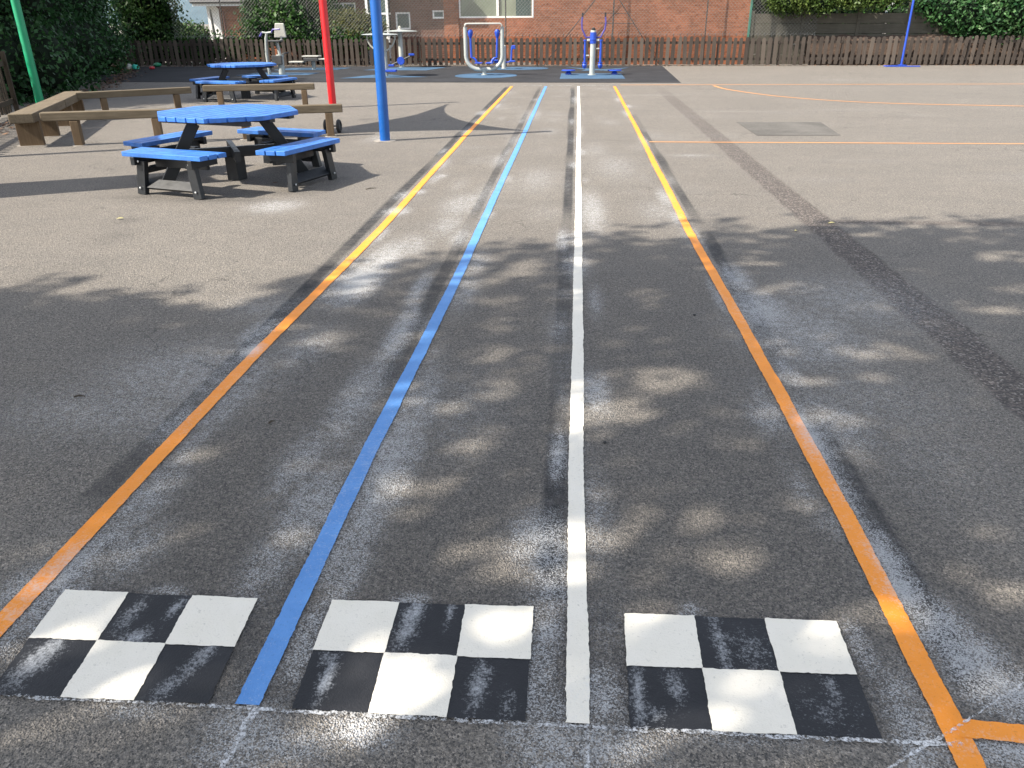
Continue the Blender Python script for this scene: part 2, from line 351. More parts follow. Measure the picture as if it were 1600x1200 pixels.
# (pixel used only to look the ground point up, then metres: half width across lanes, half length along lanes, strength)
DUST = []
def dst(px, py, rx_, ry_, s_, rot=0.0):
    if rx_ > .13: s_ *= .80
    x, y = g2(px, py); DUST.append((x, y, rx_, ry_, s_, rot))
for a in [(430, 322, .25, .28, .45), (395, 548, .05, .10, 1.0), (405, 520, .09, .22, .45), (560, 440, .13, .38, .78), (600, 405, .12, .45, .5), (640, 385, .16, .4, .35), (480, 540, .16, .35, .3),
          (625, 520, .06, .45, .55), (655, 450, .05, .35, .45), (560, 620, .10, .45, .38), (300, 580, .5, .42, .34), (170, 640, .55, .30, .28), (420, 480, .30, .25, .25),
          (105, 885, .07, .16, .62), (60, 915, .09, .10, .5), (180, 835, .05, .15, .35), (215, 860, .08, .16, .3), (280, 660, .10, .2, .35), (490, 790, .10, .28, .40), (420, 880, .08, .2, .3), (470, 720, .09, .3, .3),
          (610, 720, .10, .42, .48), (575, 800, .07, .28, .42), (650, 640, .10, .5, .34), (540, 900, .05, .2, .35), (720, 640, .22, .55, .2),
          (840, 840, .09, .14, .48), (872, 710, .03, .18, .62), (870, 880, .05, .16, .35), (880, 620, .04, .2, .2), (930, 610, .06, .18, .55), (880, 375, .05, .30, .5), (925, 330, .12, .8, .38), (930, 470, .05, .3, .3),
          (1190, 485, .16, .34, .72), (1150, 435, .09, .30, .55), (1250, 520, .35, .5, .42), (1330, 470, .5, .6, .3), (1265, 680, .045, .26, .8), (1310, 760, .05, .2, .45), (1300, 660, .16, .3, .35), (1380, 870, .05, .17, .68), (1410, 920, .05, .1, .8),
          (1200, 640, .05, .3, .25), (1330, 620, .5, .45, .22), (1470, 980, .07, .12, .6), (1520, 1030, .08, .1, .7), (1570, 1080, .10, .08, .62), (1590, 1175, .12, .04, .55), (1250, 760, .05, .2, .22), (1420, 700, .4, .5, .16),
          (590, 215, .16, .5, .28), (720, 320, .2, .5, .34), (760, 300, .14, .6, .25), (960, 260, .3, .9, .25), (840, 280, .25, .8, .25), (700, 350, .14, .5, .3), (1030, 330, .2, .5, .25), (830, 180, .2, 1.0, .3), (930, 235, .2, .8, .22), (780, 250, .1, .5, .28), (860, 205, .2, .5, .22),
          (1080, 243, .3, .12, .3), (620, 330, .10, .15, .6), (655, 300, .06, .1, .5), (690, 275, .06, .12, .4), (740, 310, .08, .2, .3),
          (560, 1140, .09, .05, .55), (450, 1165, .10, .05, .4), (950, 1165, .12, .05, .42), (940, 1085, .045, .09, .45), (855, 990, .04, .1, .42), (345, 1000, .03, .12, .45), (480, 1000, .04, .16, .4), (30, 960, .09, .08, .4), (640, 938, .05, .03, .5), (1080, 958, .03, .04, .45), (260, 925, .06, .03, .35), (210, 1110, .1, .03, .3),
          (1345, 1010, .03, .10, .4), (1400, 1080, .04, .08, .3), (1100, 1150, .3, .03, .28)]:
    dst(*a)
for _ in range(60):
    x = random.uniform(-1.7, 1.3); y = random.uniform(6.5, 21); DUST.append((x, y, random.uniform(.08, .3), random.uniform(.1, .5), random.uniform(.06, .17), 0))
for _ in range(25):
    x = random.uniform(1.3, 10); y = random.uniform(8, 24); DUST.append((x, y, random.uniform(.3, 1.2), random.uniform(.1, .5), random.uniform(.06, .15), 0))
for xl in (-1.62, -0.78, 0.05, 1.0):          # light over-spray along every line
    for k in range(26):
        y = 1.3 + (k / 25) ** 2 * 18; DUST.append((xl + random.uniform(-.12, .12), y, random.uniform(.04, .10), random.uniform(.08, .3) * (1 + y * .1), random.uniform(.10, .42), 0))
DUST = np.array(DUST)
def np_noise(x, y, s, seed=0):
    # smooth value noise
    xi = np.floor(x * s).astype(np.int64); yi = np.floor(y * s).astype(np.int64); xf = x * s - xi; yf = y * s - yi
    def h(a, b):
        n = (a * 374761393 + b * 668265263 + seed * 362437) & 0xffffffff; n = ((n ^ (n >> 13)) * 1274126177) & 0xffffffff
        return ((n ^ (n >> 16)) & 0xffff) / 65535.0
    u = xf * xf * (3 - 2 * xf); v = yf * yf * (3 - 2 * yf)
    return (h(xi, yi) * (1 - u) + h(xi + 1, yi) * u) * (1 - v) + (h(xi, yi + 1) * (1 - u) + h(xi + 1, yi + 1) * u) * v
def f_dust(x, y):
    d = np.zeros_like(x)
    for gx, gy, rx_, ry_, s_, _ in DUST:
        q = ((x - gx) / rx_) ** 2 + ((y - gy) / ry_) ** 2
        m = q < 6
        d[m] = np.maximum(d[m], s_ * np.exp(-q[m] * 0.75)) + 0.12 * s_ * np.exp(-q[m])
    return np.clip(d, 0, 1.1)
def band(x, y, x0, hw, y0, y1, seed, wob=.012, soft=.012):
    c = x0 + (np_noise(y * 0 + .5, y, 1.3, seed) - .5) * wob * 2
    a = np.clip((hw - np.abs(x - c)) / soft + .5, 0, 1)
    b = np.clip((y - y0) / .15, 0, 1) * np.clip((y1 - y) / .15, 0, 1)
    return a * b * np.clip(np_noise(y * 0 + 3.3, y, .9, seed + 5) * 2.0 + .3, 0, 1)
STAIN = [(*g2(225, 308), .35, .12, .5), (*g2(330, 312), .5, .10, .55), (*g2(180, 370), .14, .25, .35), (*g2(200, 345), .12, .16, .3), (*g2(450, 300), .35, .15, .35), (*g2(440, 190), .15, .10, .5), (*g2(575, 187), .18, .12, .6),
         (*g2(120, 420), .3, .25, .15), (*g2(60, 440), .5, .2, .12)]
def f_dark(x, y):
    d = band(x, y, -1.722, .052, 2.2, 21.4, 1) * 1.0
    d = np.maximum(d, band(x, y, -.87, .045, 3.2, 21.4, 2) * .75); d = np.maximum(d, band(x, y, -.86, .06, 1.45, 2.2, 12) * .5)
    d = np.maximum(d, band(x, y, -.035, .048, 1.8, 21.4, 3) * 1.0)
    d = np.maximum(d, band(x, y, 1.095, .05, 1.5, 15.0, 4) * .95)
    # the lanes are darker near the start boards than at the far end
    lane = np.clip((x + 1.78) / .2, 0, 1) * np.clip((1.5 - x) / .3, 0, 1) * np.clip((7.5 - y) / 5.5, 0, 1) * np.clip((y - 1.40) / .02, 0, 1)
    d = np.maximum(d, lane * .34)
    brd = np.clip((x + 1.58) / .03, 0, 1) * np.clip((.93 - x) / .05, 0, 1) * np.clip((1.88 - y) / .05, 0, 1) * np.clip((y - 1.40) / .015, 0, 1)
    d = np.maximum(d, brd * (.42 + .25 * np_noise(x, y, 9, 8)))
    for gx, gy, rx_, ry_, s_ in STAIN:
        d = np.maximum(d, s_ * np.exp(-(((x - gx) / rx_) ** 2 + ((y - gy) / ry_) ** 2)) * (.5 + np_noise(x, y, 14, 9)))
    return np.clip(d, 0, 1)
def f_strip(x, y):
    e = (np_noise(x, y, 6, 21) - .5) * .03
    a = np.clip((.135 + e - np.abs(x - 2.115)) / .025 + .5, 0, 1) * np.clip((22 - y) / 4, 0, 1) * (1 - .35 * np.clip((y - 8) / 8, 0, 1))
    b = np.clip((.085 + e - np.abs(y - 6.86)) / .03 + .5, 0, 1) * np.clip((x - 2.2) / .05, 0, 1) * .8
    c = np.clip((.05 + e - np.abs(y - 14.6 - .02 * x)) / .06 + .5, 0, 1) * np.clip((x - 4.5) / .5, 0, 1) * np.clip((9.5 - x) / 2, 0, 1) * .35
    return np.clip(np.maximum(np.maximum(a, b), c), 0, 1)
def axis(fine0, fine1, step, far0, far1, grow):
    a = list(np.arange(fine0, fine1 + 1e-6, step)); s_ = step
    while a[-1] < far1: s_ = min(s_ * grow, 30); a.append(a[-1] + s_)
    s_ = step; b = [fine0]
    while b[-1] > far0: s_ = min(s_ * grow, 30); b.append(b[-1] - s_)
    return np.array(sorted(set(b[1:] + a)))
gx = axis(-2.0, 2.5, .022, -400, 400, 1.035); gy = axis(1.1, 4.2, .022, -300, 900, 1.02)
X, Y = np.meshgrid(gx, gy); X = X.ravel(); Y = Y.ravel(); nx, ny = len(gx), len(gy)
idx = np.arange(nx * ny).reshape(ny, nx)
Q = np.stack([idx[:-1, :-1], idx[:-1, 1:], idx[1:, 1:], idx[1:, :-1]], -1).reshape(-1, 4)
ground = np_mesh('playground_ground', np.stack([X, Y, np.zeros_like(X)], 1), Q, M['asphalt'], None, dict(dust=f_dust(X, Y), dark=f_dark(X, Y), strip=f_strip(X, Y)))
tag(ground, 'grey brown worn tarmac playground surface with dusty over-spray', None, None, 'structure')

def sheet(name, L, Rr, z, mat, parent=None, cross=2):
    """strip between two matching polylines, with dust attribute"""
    L = np.array(L); Rr = np.array(Rr); n = len(L); cols = []
    for k in range(cross + 1): cols.append(L + (Rr - L) * k / cross)
    V = np.stack(cols, 1).reshape(-1, 2); V3 = np.column_stack([V, np.full(len(V), z)])
    ii = np.arange(n * (cross + 1)).reshape(n, cross + 1)
    q = np.stack([ii[:-1, :-1], ii[:-1, 1:], ii[1:, 1:], ii[1:, :-1]], -1).reshape(-1, 4)
    P = V3[q[0]]; nz = np.cross(P[1] - P[0], P[2] - P[0])[2]
    if nz < 0: q = q[:, ::-1]
    d = f_dust(V[:, 0], V[:, 1]) * .75
    return np_mesh(name, V3, q, mat, parent, dict(dust=d))
def resample(pts, step0=.03, grow=.004):
    out = []; 
    for (a, b) in zip(pts[:-1], pts[1:]):
        a = np.array(a, float); b = np.array(b, float); ln = np.linalg.norm(b - a); t = 0
        while t < ln:
            p = a + (b - a) * t / ln; out.append(p); t += max(.012, .006 * p[1])
    out.append(np.array(pts[-1], float)); return np.array(out)
def line(name, pts, wd, mat, z, label, jit=.0009, seed=1, wob=.003):
    p = resample(pts); tn = np.gradient(p, axis=0); tn /= np.linalg.norm(tn, axis=1)[:, None] + 1e-9
    nr = np.column_stack([-tn[:, 1], tn[:, 0]]); s = np.cumsum(np.r_[0, np.linalg.norm(np.diff(p, axis=0), axis=1)])
    r_ = np.random.default_rng(seed)
    w1 = (np_noise(s, s * 0, .8, seed) - .5) * wob * 2
    eL = wd / 2 + (np_noise(s, s * 0 + 7, 6, seed) - .5) * .004 + r_.normal(0, jit, len(s))
    eR = wd / 2 + (np_noise(s, s * 0 + 17, 6, seed) - .5) * .004 + r_.normal(0, jit, len(s))
    o = sheet(name, p + nr * (eL + w1)[:, None], p - nr * (eR - w1)[:, None], z, mat)
    return tag(o, label, 'line marking')
line('painted_line', [(-1.63, 1.1), (-1.64, 3.7), (-1.59, 6.3), (-1.615, 12), (-1.61, 21.5)], .068, M['orange'], .0040, 'orange lane line passing beside the near picnic table', seed=1)
line('painted_line', [(-.80, 1.415), (-.795, 2.5), (-.76, 5.2), (-.745, 12), (-.73, 21.5)], .066, M['blue'], .0040, 'light blue painted lane line running the length of the track', seed=2)
line('painted_line', [(.05, 1.415), (.05, 2.8), (.06, 5.7), (.09, 13), (.11, 21.5)], .060, M['white'], .0040, 'white painted lane line between two chequered boards', seed=3)
line('painted_line', [(.955, 1.0), (.975, 1.42), (.99, 2.2), (1.0, 3.4), (.975, 6.5), (1.0, 11.5), (1.03, 21.5)], .066, M['orange'], .0040, 'orange lane line crossed by the thinner court lines', seed=4)
line('painted_line', [(.985, 1.463), (1.5, 1.44), (3.0, 1.42)], .058, M['orange'], .0050, 'short orange line branching off beside the chequered board', seed=5)
line('painted_line', [(1.08, 11.58), (6.2, 11.57), (16, 11.5)], .055, M['yellow'], .0040, 'thin orange court line in front of the square tarmac patch', seed=6)
line('painted_line', [(1.2, 21.95), (7.5, 22.15), (20, 22.5)], .085, M['yellow'], .0040, 'pale orange court line farthest away, nearest the picket fence', seed=7)
cv = [g2(1115, 134), g2(1130, 138.5), g2(1150, 142), g2(1185, 147), g2(1220, 151), g2(1280, 156), g2(1350, 160), g2(1440, 163), g2(1600, 166)]
cv2 = []
for i in range(len(cv) - 1):
    p0, p1, p2, p3 = [np.array(cv[max(0, min(len(cv) - 1, j))]) for j in (i - 1, i, i + 1, i + 2)]
    for k in range(5):
        t = k / 5; cv2.append(tuple(.5 * ((2 * p1) + (-p0 + p2) * t + (2 * p0 - 5 * p1 + 4 * p2 - p3) * t * t + (-p0 + 3 * p1 - 3 * p2 + p3) * t ** 3)))
cv2.append(cv[-1])
line('painted_line', cv2, .075, M['yellow'], .0046, 'curved orange arc of the court beyond the tarmac patch', seed=8)
for k, (x0, x1) in enumerate([(-1.4, -.85), (-.62, -.05), (.22, .9)]):
    o = line('chalk_line', [(x0, 21.75), (x1, 21.75)], .07, M['chalk'], .0044, ['chalky white end mark between the left orange and blue lines', 'chalky white end mark between blue and white lines', 'chalky white end mark between white and right orange lines'][k], seed=20 + k)
o = line('chalk_line', [(-2.3, 1.385), (-1.49, 1.398), (-.08, 1.405), (.98, 1.415)], .011, M['chalk'], .0052, 'thin chalk snap line along the near edge of the boards', seed=31, wob=.002, jit=.002)
o = line('chalk_line', [(-.772, 1.40), (-.80, 1.1)], .020, M['chalk'], .0056, 'short chalk line continuing from the blue line', seed=32, wob=.003, jit=.003)
o = line('chalk_line', [(.075, 1.40), (.075, 1.1)], .010, M['chalk'], .0056, 'faint chalk line continuing from the white line', seed=33, wob=.002, jit=.002)
o = line('chalk_line', [g2(1600, 1070), g2(1500, 1134), g2(1380, 1207)], .008, M['chalk'], .0064, 'diagonal chalk line crossing the end of the orange line', seed=34, wob=.002, jit=.0015)

# chequered boards
STREAK = []
def board(corners, label, streaks):
    TL, TR, BR, BL = [np.array(c) for c in corners]
    c0 = (TL + TR + BR + BL) / 4
    root = empty('chequered_board', (c0[0], c0[1], 0), label, 'checker marking', 'chequered start boards painted in the lanes')
    N = 22
    for row in range(2):
        for colm in range(3):
            white = (row + colm) % 2 == 0
            u = np.linspace(colm / 3, (colm + 1) / 3, N + 1); v = np.linspace(row / 2, (row + 1) / 2, N + 1)
            U, V = np.meshgrid(u, v)
            P = (TL[None, None] * ((1 - U) * (1 - V))[..., None] + TR * (U * (1 - V))[..., None] + BR * (U * V)[..., None] + BL * ((1 - U) * V)[..., None])
            xx, yy = P[..., 0].copy(), P[..., 1].copy()
            jx = rng.normal(0, .0007, U.shape) + (np_noise(xx, yy, 30, 3) - .5) * .0035; jy = rng.normal(0, .0007, U.shape) + (np_noise(xx, yy, 30, 4) - .5) * .0035
            edge = np.zeros_like(U, bool); edge[0] = edge[-1] = True; edge[:, 0] = edge[:, -1] = True
            xx += np.where(edge, jx, 0); yy += np.where(edge, jy, 0)
            ov = .0035 if white else 0.0
            xx = c0[0] + (xx - c0[0]); 
            z = .0062 if white else .0045
            if white:   # white overlaps its black neighbours a little, as brushed paint does
                cxm, cym = xx.mean(), yy.mean(); xx = cxm + (xx - cxm) * 1.012; yy = cym + (yy - cym) * 1.012
            dd = np.zeros_like(U)
            if not white:
                for (sx_, sy_, ru, rv, s_, sl_) in streaks:
                    du = (U * 3 - sx_ - sl_ * (V * 2 - sy_)) / ru; dv = (V * 2 - sy_) / rv
                    dd = np.maximum(dd, s_ * .8 * np.exp(-(du ** 2 + dv ** 2)))
            V3 = np.column_stack([xx.ravel() - c0[0], yy.ravel() - c0[1], np.full(U.size, z)])
            ii = np.arange(U.size).reshape(U.shape); q = np.stack([ii[:-1, :-1], ii[1:, :-1], ii[1:, 1:], ii[:-1, 1:]], -1).reshape(-1, 4)
            np_mesh('white_square' if white else 'black_square', V3, q, M['white'] if white else M['black'], root, dict(dust=dd.ravel()))
    return root
board([(-1.53, 1.81), (-.92, 1.81), (-.90, 1.41), (-1.49, 1.40)], 'chequered board between the left orange and blue lane lines',
      [(.35, 1.35, .22, .55, .8, -.25), (1.25, .45, .14, .5, .5, -.2), (1.85, .25, .1, .25, .7, -.2), (1.5, .92, .2, .22, .8, -.5), (2.6, 1.25, .16, .5, .6, -.3), (2.35, 1.75, .14, .3, .5, -.3)])
board([(-.69, 1.82), (-.08, 1.83), (-.08, 1.41), (-.68, 1.41)], 'chequered board between the blue and white lane lines',
      [(.32, 1.45, .10, .45, .9, -.05), (1.25, .3, .16, .7, .8, -.12), (1.8, .15, .07, .3, .7, -.05), (2.35, 1.45, .14, .4, .75, -.05), (2.75, 1.8, .12, .3, .45, 0), (.2, 1.1, .1, .2, .5, 0)])
board([(.19, 1.82), (.80, 1.83), (.79, 1.42), (.18, 1.41)], 'chequered board between the white and right orange lane lines',
      [(.13, 1.5, .10, .7, .7, .04), (.6, 1.3, .12, .35, .6, .15), (1.3, .5, .12, .8, .6, .06), (1.7, .7, .3, .5, .38, .1), (2.6, 1.2, .12, .3, .5, .2), (2.5, 1.6, .4, .4, .3, .1), (.3, 1.8, .2, .2, .4, 0)])

# patch and rubber surface
b = MB(); pts = [(2.72, 13.94), (4.11, 13.98), (3.95, 12.33), (2.72, 12.29)]
b.add([(x, y, .004) for x, y in reversed(pts)], [(0, 1, 2, 3)]); tag(b.build('tarmac_patch', M['patch']), 'square dark grey repair patch set in the tarmac', None, None, 'structure')
b = MB(); b.prism([(-15.6, 23.1), (-3.6, 22.85), (2.85, 22.7), (3.15, 30.75), (-17.0, 30.75)], -.02, .012)
tag(b.build('rubber_surface_ground', M['rubber'], bevel=.006), 'black rubber safety surface under the gym equipment', None, None, 'structure')
def rmat(name, poly, label):
    b = MB(); b.prism(poly, .011, .0165); c = sum(p[0] for p in poly) / len(poly), sum(p[1] for p in poly) / len(poly)
    return tag(b.build(name, M['mat']), label, 'safety mat', 'blue rubber mats let into the black surface')
def ell(cx, cy_, rx_, ry_, n=28): return [(cx + rx_ * math.cos(2 * math.pi * i / n), cy_ + ry_ * math.sin(2 * math.pi * i / n)) for i in range(n)]
rmat('rubber_mat', ell(-2.7, 25.5, .95, 1.15), 'round blue mat under the U-shaped white frame')
rmat('rubber_mat', ell(-1.9, 29.2, 1.0, .85), 'blue oval mat below the short white post behind the U-frame')
rmat('rubber_mat', [(-.42, 24.1), (1.45, 24.1), (1.45, 26.4), (-.42, 26.4)], 'rectangular blue mat under the twin pedal machine')
rmat('rubber_mat', [(-.3, 29.9), (.9, 28.6), (1.9, 29.6), (1.3, 28.2), (1.6, 27.5), (.75, 28.1), (.2, 27.7), (.4, 28.5)], 'blue star shaped mat behind the twin pedal machine')
rmat('rubber_mat', [(-6.9, 24.3), (-4.4, 24.9), (-5.2, 25.4), (-6.1, 26.3)], 'pointed blue mat crossed by the blue sail pole')
rmat('rubber_mat', [(-7.2, 28.3), (-5.0, 28.2), (-4.6, 29.9), (-6.5, 30.0)], 'four sided blue mat under the grey disc post')
rmat('rubber_mat', [(-10.6, 25.6), (-8.4, 25.9), (-8.3, 26.9), (-10.4, 27.0)], 'blue mat under the seated exercise machine')
rmat('rubber_mat', [(-10.4, 28.4), (-8.2, 28.6), (-8.0, 29.7), (-10.2, 29.6)], 'blue mat under the low bench platform')

# ------------------------------------------------------------------ picnic tables
def picnic(cx, cy_, ang, label):
    """ang: outward direction of the first seat"""
    root = empty('picnic_table', (cx, cy_, 0), label, 'picnic table', 'octagonal blue picnic tables', ang)
    # local frame: seats at +x, +y, -x, -y ; planks of the top run along y
    A = .695; tnp = math.tan(math.pi / 8) * A
    def clip_y(x):     # half extent in y of octagon at x
        return min(A, A + tnp - abs(x)) if abs(x) > tnp else A
    b = MB(); npl = 11; wd = 2 * A / npl
    for i in range(npl):
        x0 = -A + i * wd + .007; x1 = -A + (i + 1) * wd - .007
        xs = [x0, x1]
        for q in (-tnp, tnp):
            if x0 < q < x1: xs.insert(1, q)
        poly = [(x, -clip_y(x)) for x in xs] + [(x, clip_y(x)) for x in reversed(xs)]
        b.prism(poly, .675, .72)
    b.build('tabletop', M['slat'], root, bevel=.004)
    b = MB()
    for y in (-.36, .36): b.box((0, y, .648), (1.10, .09, .052))
    b.box((0, 0, .648), (1.14, .09, .052)); 
    b.build('top_batten', M['blackp'], root, bevel=.004)
    # crossed beams, diagonal, with central post
    for s_ in (1, -1):
        b = MB(); d = Vector((math.cos(R(45 * s_)), math.sin(R(45 * s_)), 0)); 
        b.beam(d * -.48 + Vector((0, 0, .30 - .003 * s_)), d * .48 + Vector((0, 0, .30 - .003 * s_)), .06, .11); b.build('cross_beam', M['blackp'], root, bevel=.004)
    b = MB(); b.prism([(-.075, -.075), (.075, -.075), (.075, .075), (-.075, .075)], .0, .25); b.build('centre_post', M['blackp'], root, bevel=.006)
    for s_ in (1, -1):
        b = MB(); d = Vector((math.cos(R(45)), math.sin(R(45)), 0)) * s_; a = Vector((-d.y, d.x, 0)) * .065
        b.beam(d * .36 + a + Vector((0, 0, .62)), d * .74 + a + Vector((0, 0, .0)), .055, .12, up=Vector((-d.y, d.x, 0)).cross(Vector((0, 0, 1))))
        b.build('leg', M['blackp'], root, bevel=.005)
        lab = MB(); p = d * .5 + a
    for k in range(4):
        Rz = Matrix.Rotation(math.pi / 2 * k, 4, 'Z'); b = MB()
        for j in range(3):
            x0 = .735 + j * .108; ln = .54 - .02 * j
            b.prism([(x0, -ln), (x0 + .10, -ln + .01), (x0 + .10, ln - .01), (x0, ln)], .375, .42, Rz)
        seat = b.build('seat', M['slat'], root, bevel=.004)
        for s_ in (-1, 1):
            b = MB(); b.beam(Rz @ Vector((.70, s_ * .36, .335)), Rz @ Vector((1.06, s_ * .36, .335)), .05, .08); b.build('seat_bearer', M['blackp'], root, bevel=.004)
            b = MB()
            b.beam(Rz @ Vector((.98, s_ * .31, .335)), Rz @ Vector((1.0, s_ * .36, 0)), .10, .055, up=Rz @ Vector((1, 0, 0)))
            lg = b.build('seat_leg', M['blackp'], root, bevel=.004)
            T1 = Rz @ Matrix.Translation((1.025, s_ * .318, .33)) @ Matrix.Rotation(R(90), 4, 'Y'); T2 = Rz @ Matrix.Translation((1.03, s_ * .352, .07)) @ Matrix.Rotation(R(90), 4, 'Y')
            for T_ in (T1, T2):
                b2 = MB(); b2.lathe((0, 0, 0), [(.004, 0), (.011, .002), (.011, .008), (.004, .011)], 8); b2.v = [tuple(T_ @ Vector(q)) for q in b2.v]; b2.build('bolt', M['bolt'], lg)
        b = MB(); b.beam(Rz @ Vector((.96, -.31, .10)), Rz @ Vector((.96, .31, .10)), .03, .11, up=Rz @ Vector((-.75, 0, .66))); b.build('foot_board', M['blackp'], root, bevel=.004)
        b = MB(); b.beam(Rz @ Vector((.78, -.33, .29)), Rz @ Vector((.78, .33, .29)), .045, .09); b.beam(Rz @ Vector((.50, 0, .285)), Rz @ Vector((.755, 0, .285)), .07, .08); b.build('seat_rail', M['blackp'], root, bevel=.004)
    return root
picnic(-3.69, 8.55, R(-17.5), 'octagonal blue slatted picnic table, the nearer one by the blue pole')
picnic(-7.35, 18.15, R(-12), 'octagonal blue picnic table behind the timber beams, in front of the rubber surface')

# ------------------------------------------------------------------ timber balance beams
def rot_beam(b, p0, p1, wd, ht): b.beam(p0, p1, wd, ht)
ZB = .455
def bbeam(name, p0, p1, posts, label, wd=.16, ht=.115):
    root = empty(name, (0, 0, 0), label, 'timber beam', 'timber balance beams in a zigzag')
    d = (Vector((p1[0], p1[1], 0)) - Vector((p0[0], p0[1], 0))); ln = d.length; rz = math.atan2(d.y, d.x); mid = (Vector((p0[0], p0[1], 0)) + Vector((p1[0], p1[1], 0))) / 2
    root.location = (mid.x, mid.y, 0); root.rotation_euler = (0, 0, rz)
    z = p0[2]; b = MB(); b.box((0, 0, z - ht / 2), (ln, wd, ht)); b.build('rail', M['sleeper'], root, bevel=.012)
    for t, w1, w2 in posts:
        x = -ln / 2 + t * ln; b = MB(); b.box((x, 0, (z - ht) / 2 - .002), (w1, w2, z - ht - .006)); b.build('post', M['timber'], root, bevel=.008)
        b = MB(); n = 14; b.prism([(x + (w1 * .75 + .03 * random.random()) * math.cos(2 * math.pi * i / n), (w2 * .75 + .04 * random.random()) * math.sin(2 * math.pi * i / n)) for i in range(n)], -.02, .006); b.build('footing', M['concrete'], root)
    return root
bbeam('balance_beam', (-7.36, 10.86, ZB), (-3.45, 12.10, ZB), [(.10, .11, .13), (.36, .11, .13), (.655, .11, .13), (.95, .11, .13)], 'long weathered timber beam rail directly behind the near picnic table', .13)
bbeam('balance_beam', (-8.62, 13.78, ZB + .02), (-7.12, 15.0, ZB + .02), [(.22, .10, .12), (.86, .10, .12)], 'shorter timber beam rail meeting the far end of the sleepers', .12, .11)
bbeam('balance_beam', (-6.93, 15.12, ZB + .04), (-4.95, 15.60, ZB + .04), [(.14, .10, .12), (.90, .10, .12)], 'timber beam rail standing in front of the far picnic table', .12, .11)
bbeam('sleeper_bench', (-7.52, 10.66, ZB), (-8.30, 12.66, ZB), [(.13, .09, .31), (.60, .09, .31)], 'nearer of two wide timber sleepers on block posts', .31, .125)
bbeam('sleeper_bench', (-8.31, 12.69, ZB), (-8.98, 14.33, ZB), [(.25, .09, .31), (.85, .09, .31)], 'farther of two wide timber sleepers beside the green pole', .31, .125)

# ------------------------------------------------------------------ sail poles and sails
def pole(x, y, mat, label, h=2.5, r=.073):
    root = empty('sail_pole', (x, y, 0), label, 'pole', 'shade sail poles')
    b = MB(); b.lathe((0, 0, 0), [(r, -.01), (r, h - .03), (r * .95, h), (r * .5, h + .012)], 24); b.build('shaft', mat, root, smooth=True)
    b = MB(); n = 16; b.prism([((.125 + .05 * random.random()) * math.cos(2 * math.pi * i / n), (.125 + .05 * random.random()) * math.sin(2 * math.pi * i / n)) for i in range(n)], -.03, .007); b.build('footing', M['concrete'], root)
    b = MB(); b.tube([(r * math.cos(t) + .03, 0, h - .12 + .04 * math.sin(t)) for t in np.linspace(0, 2 * math.pi, 10)[:-1]], .008, 6, closed=True); b.build('eye_bolt', M['steel'], root)
    return root
PB, PR, PG, P4 = Vector((-2.71, 11.57, 0)), Vector((-4.80, 16.18, 0)), Vector((-10.1, 14.98, 0)), Vector((-8.5, 9.45, 0))
pole(PB.x, PB.y, M['bluep'], 'blue metal sail pole standing beside the near picnic table')
pole(PR.x, PR.y, M['red'], 'red metal sail pole behind the timber beam')
pole(PG.x, PG.y, M['green'], 'green metal sail pole behind the sleepers, against the hedge')
pole(P4.x, P4.y, M['bluep'], 'sail pole out of frame beside the picket fence')
def sail(cs, label, sag=.13):
    cs = [Vector(c) for c in cs]; n = len(cs); cen = sum(cs, Vector()) / n; b = MB(); ring = []
    for i in range(n):
        a, c = cs[i], cs[(i + 1) % n]; mid = (a + c) / 2; inward = (cen - mid); inward.z = 0; inward.normalize()
        L_ = (c - a).length
        for k in range(14):
            t = k / 14; ring.append(a.lerp(c, t) + inward * (4 * t * (1 - t) * sag * L_) - Vector((0, 0, 4 * t * (1 - t) * .05)))
    rows = [[cen.lerp(p, s_) for p in ring] for s_ in (0.05, .3, .6, 1.0)]
    m_ = len(ring); vs = [q for r_ in rows for q in r_]; fs = [tuple(range(m_))]
    for i in range(3): fs += [(i * m_ + j, (i + 1) * m_ + j, (i + 1) * m_ + (j + 1) % m_, i * m_ + (j + 1) % m_) for j in range(m_)]
    b.add(vs, fs); o = b.build('shade_sail', M['sail']); s_ = o.modifiers.new('thickness', 'SOLIDIFY'); s_.thickness = .004
    return tag(o, label, 'shade sail', 'shade sails over the seating')
def toward(p, q, d, z): v = (q - p); v.z = 0; v = v.normalized() * d; return Vector((p.x + v.x, p.y + v.y, z))
c3 = (PB + PR + P4) / 3
sail([toward(PB, c3, .22, 2.42), toward(PR, c3, .22, 2.42), toward(P4, c3, .22, 2.42)], 'triangular shade sail strung over the timber beams', .13)
sail([(-6.05, 7.32, 2.42), (-6.55, 8.05, 2.42), (-9.4, 6.7, 2.42), (-9.0, 5.7, 2.42)], 'added narrow cloth strip out of frame, there to cast a band of shade', .02)  # added unseen caster for the shade band beside the near table
pole(-9.3, 6.1, M['red'], 'added pole out of frame under the shade-casting cloth strip')  # added along with the unseen strip to carry it

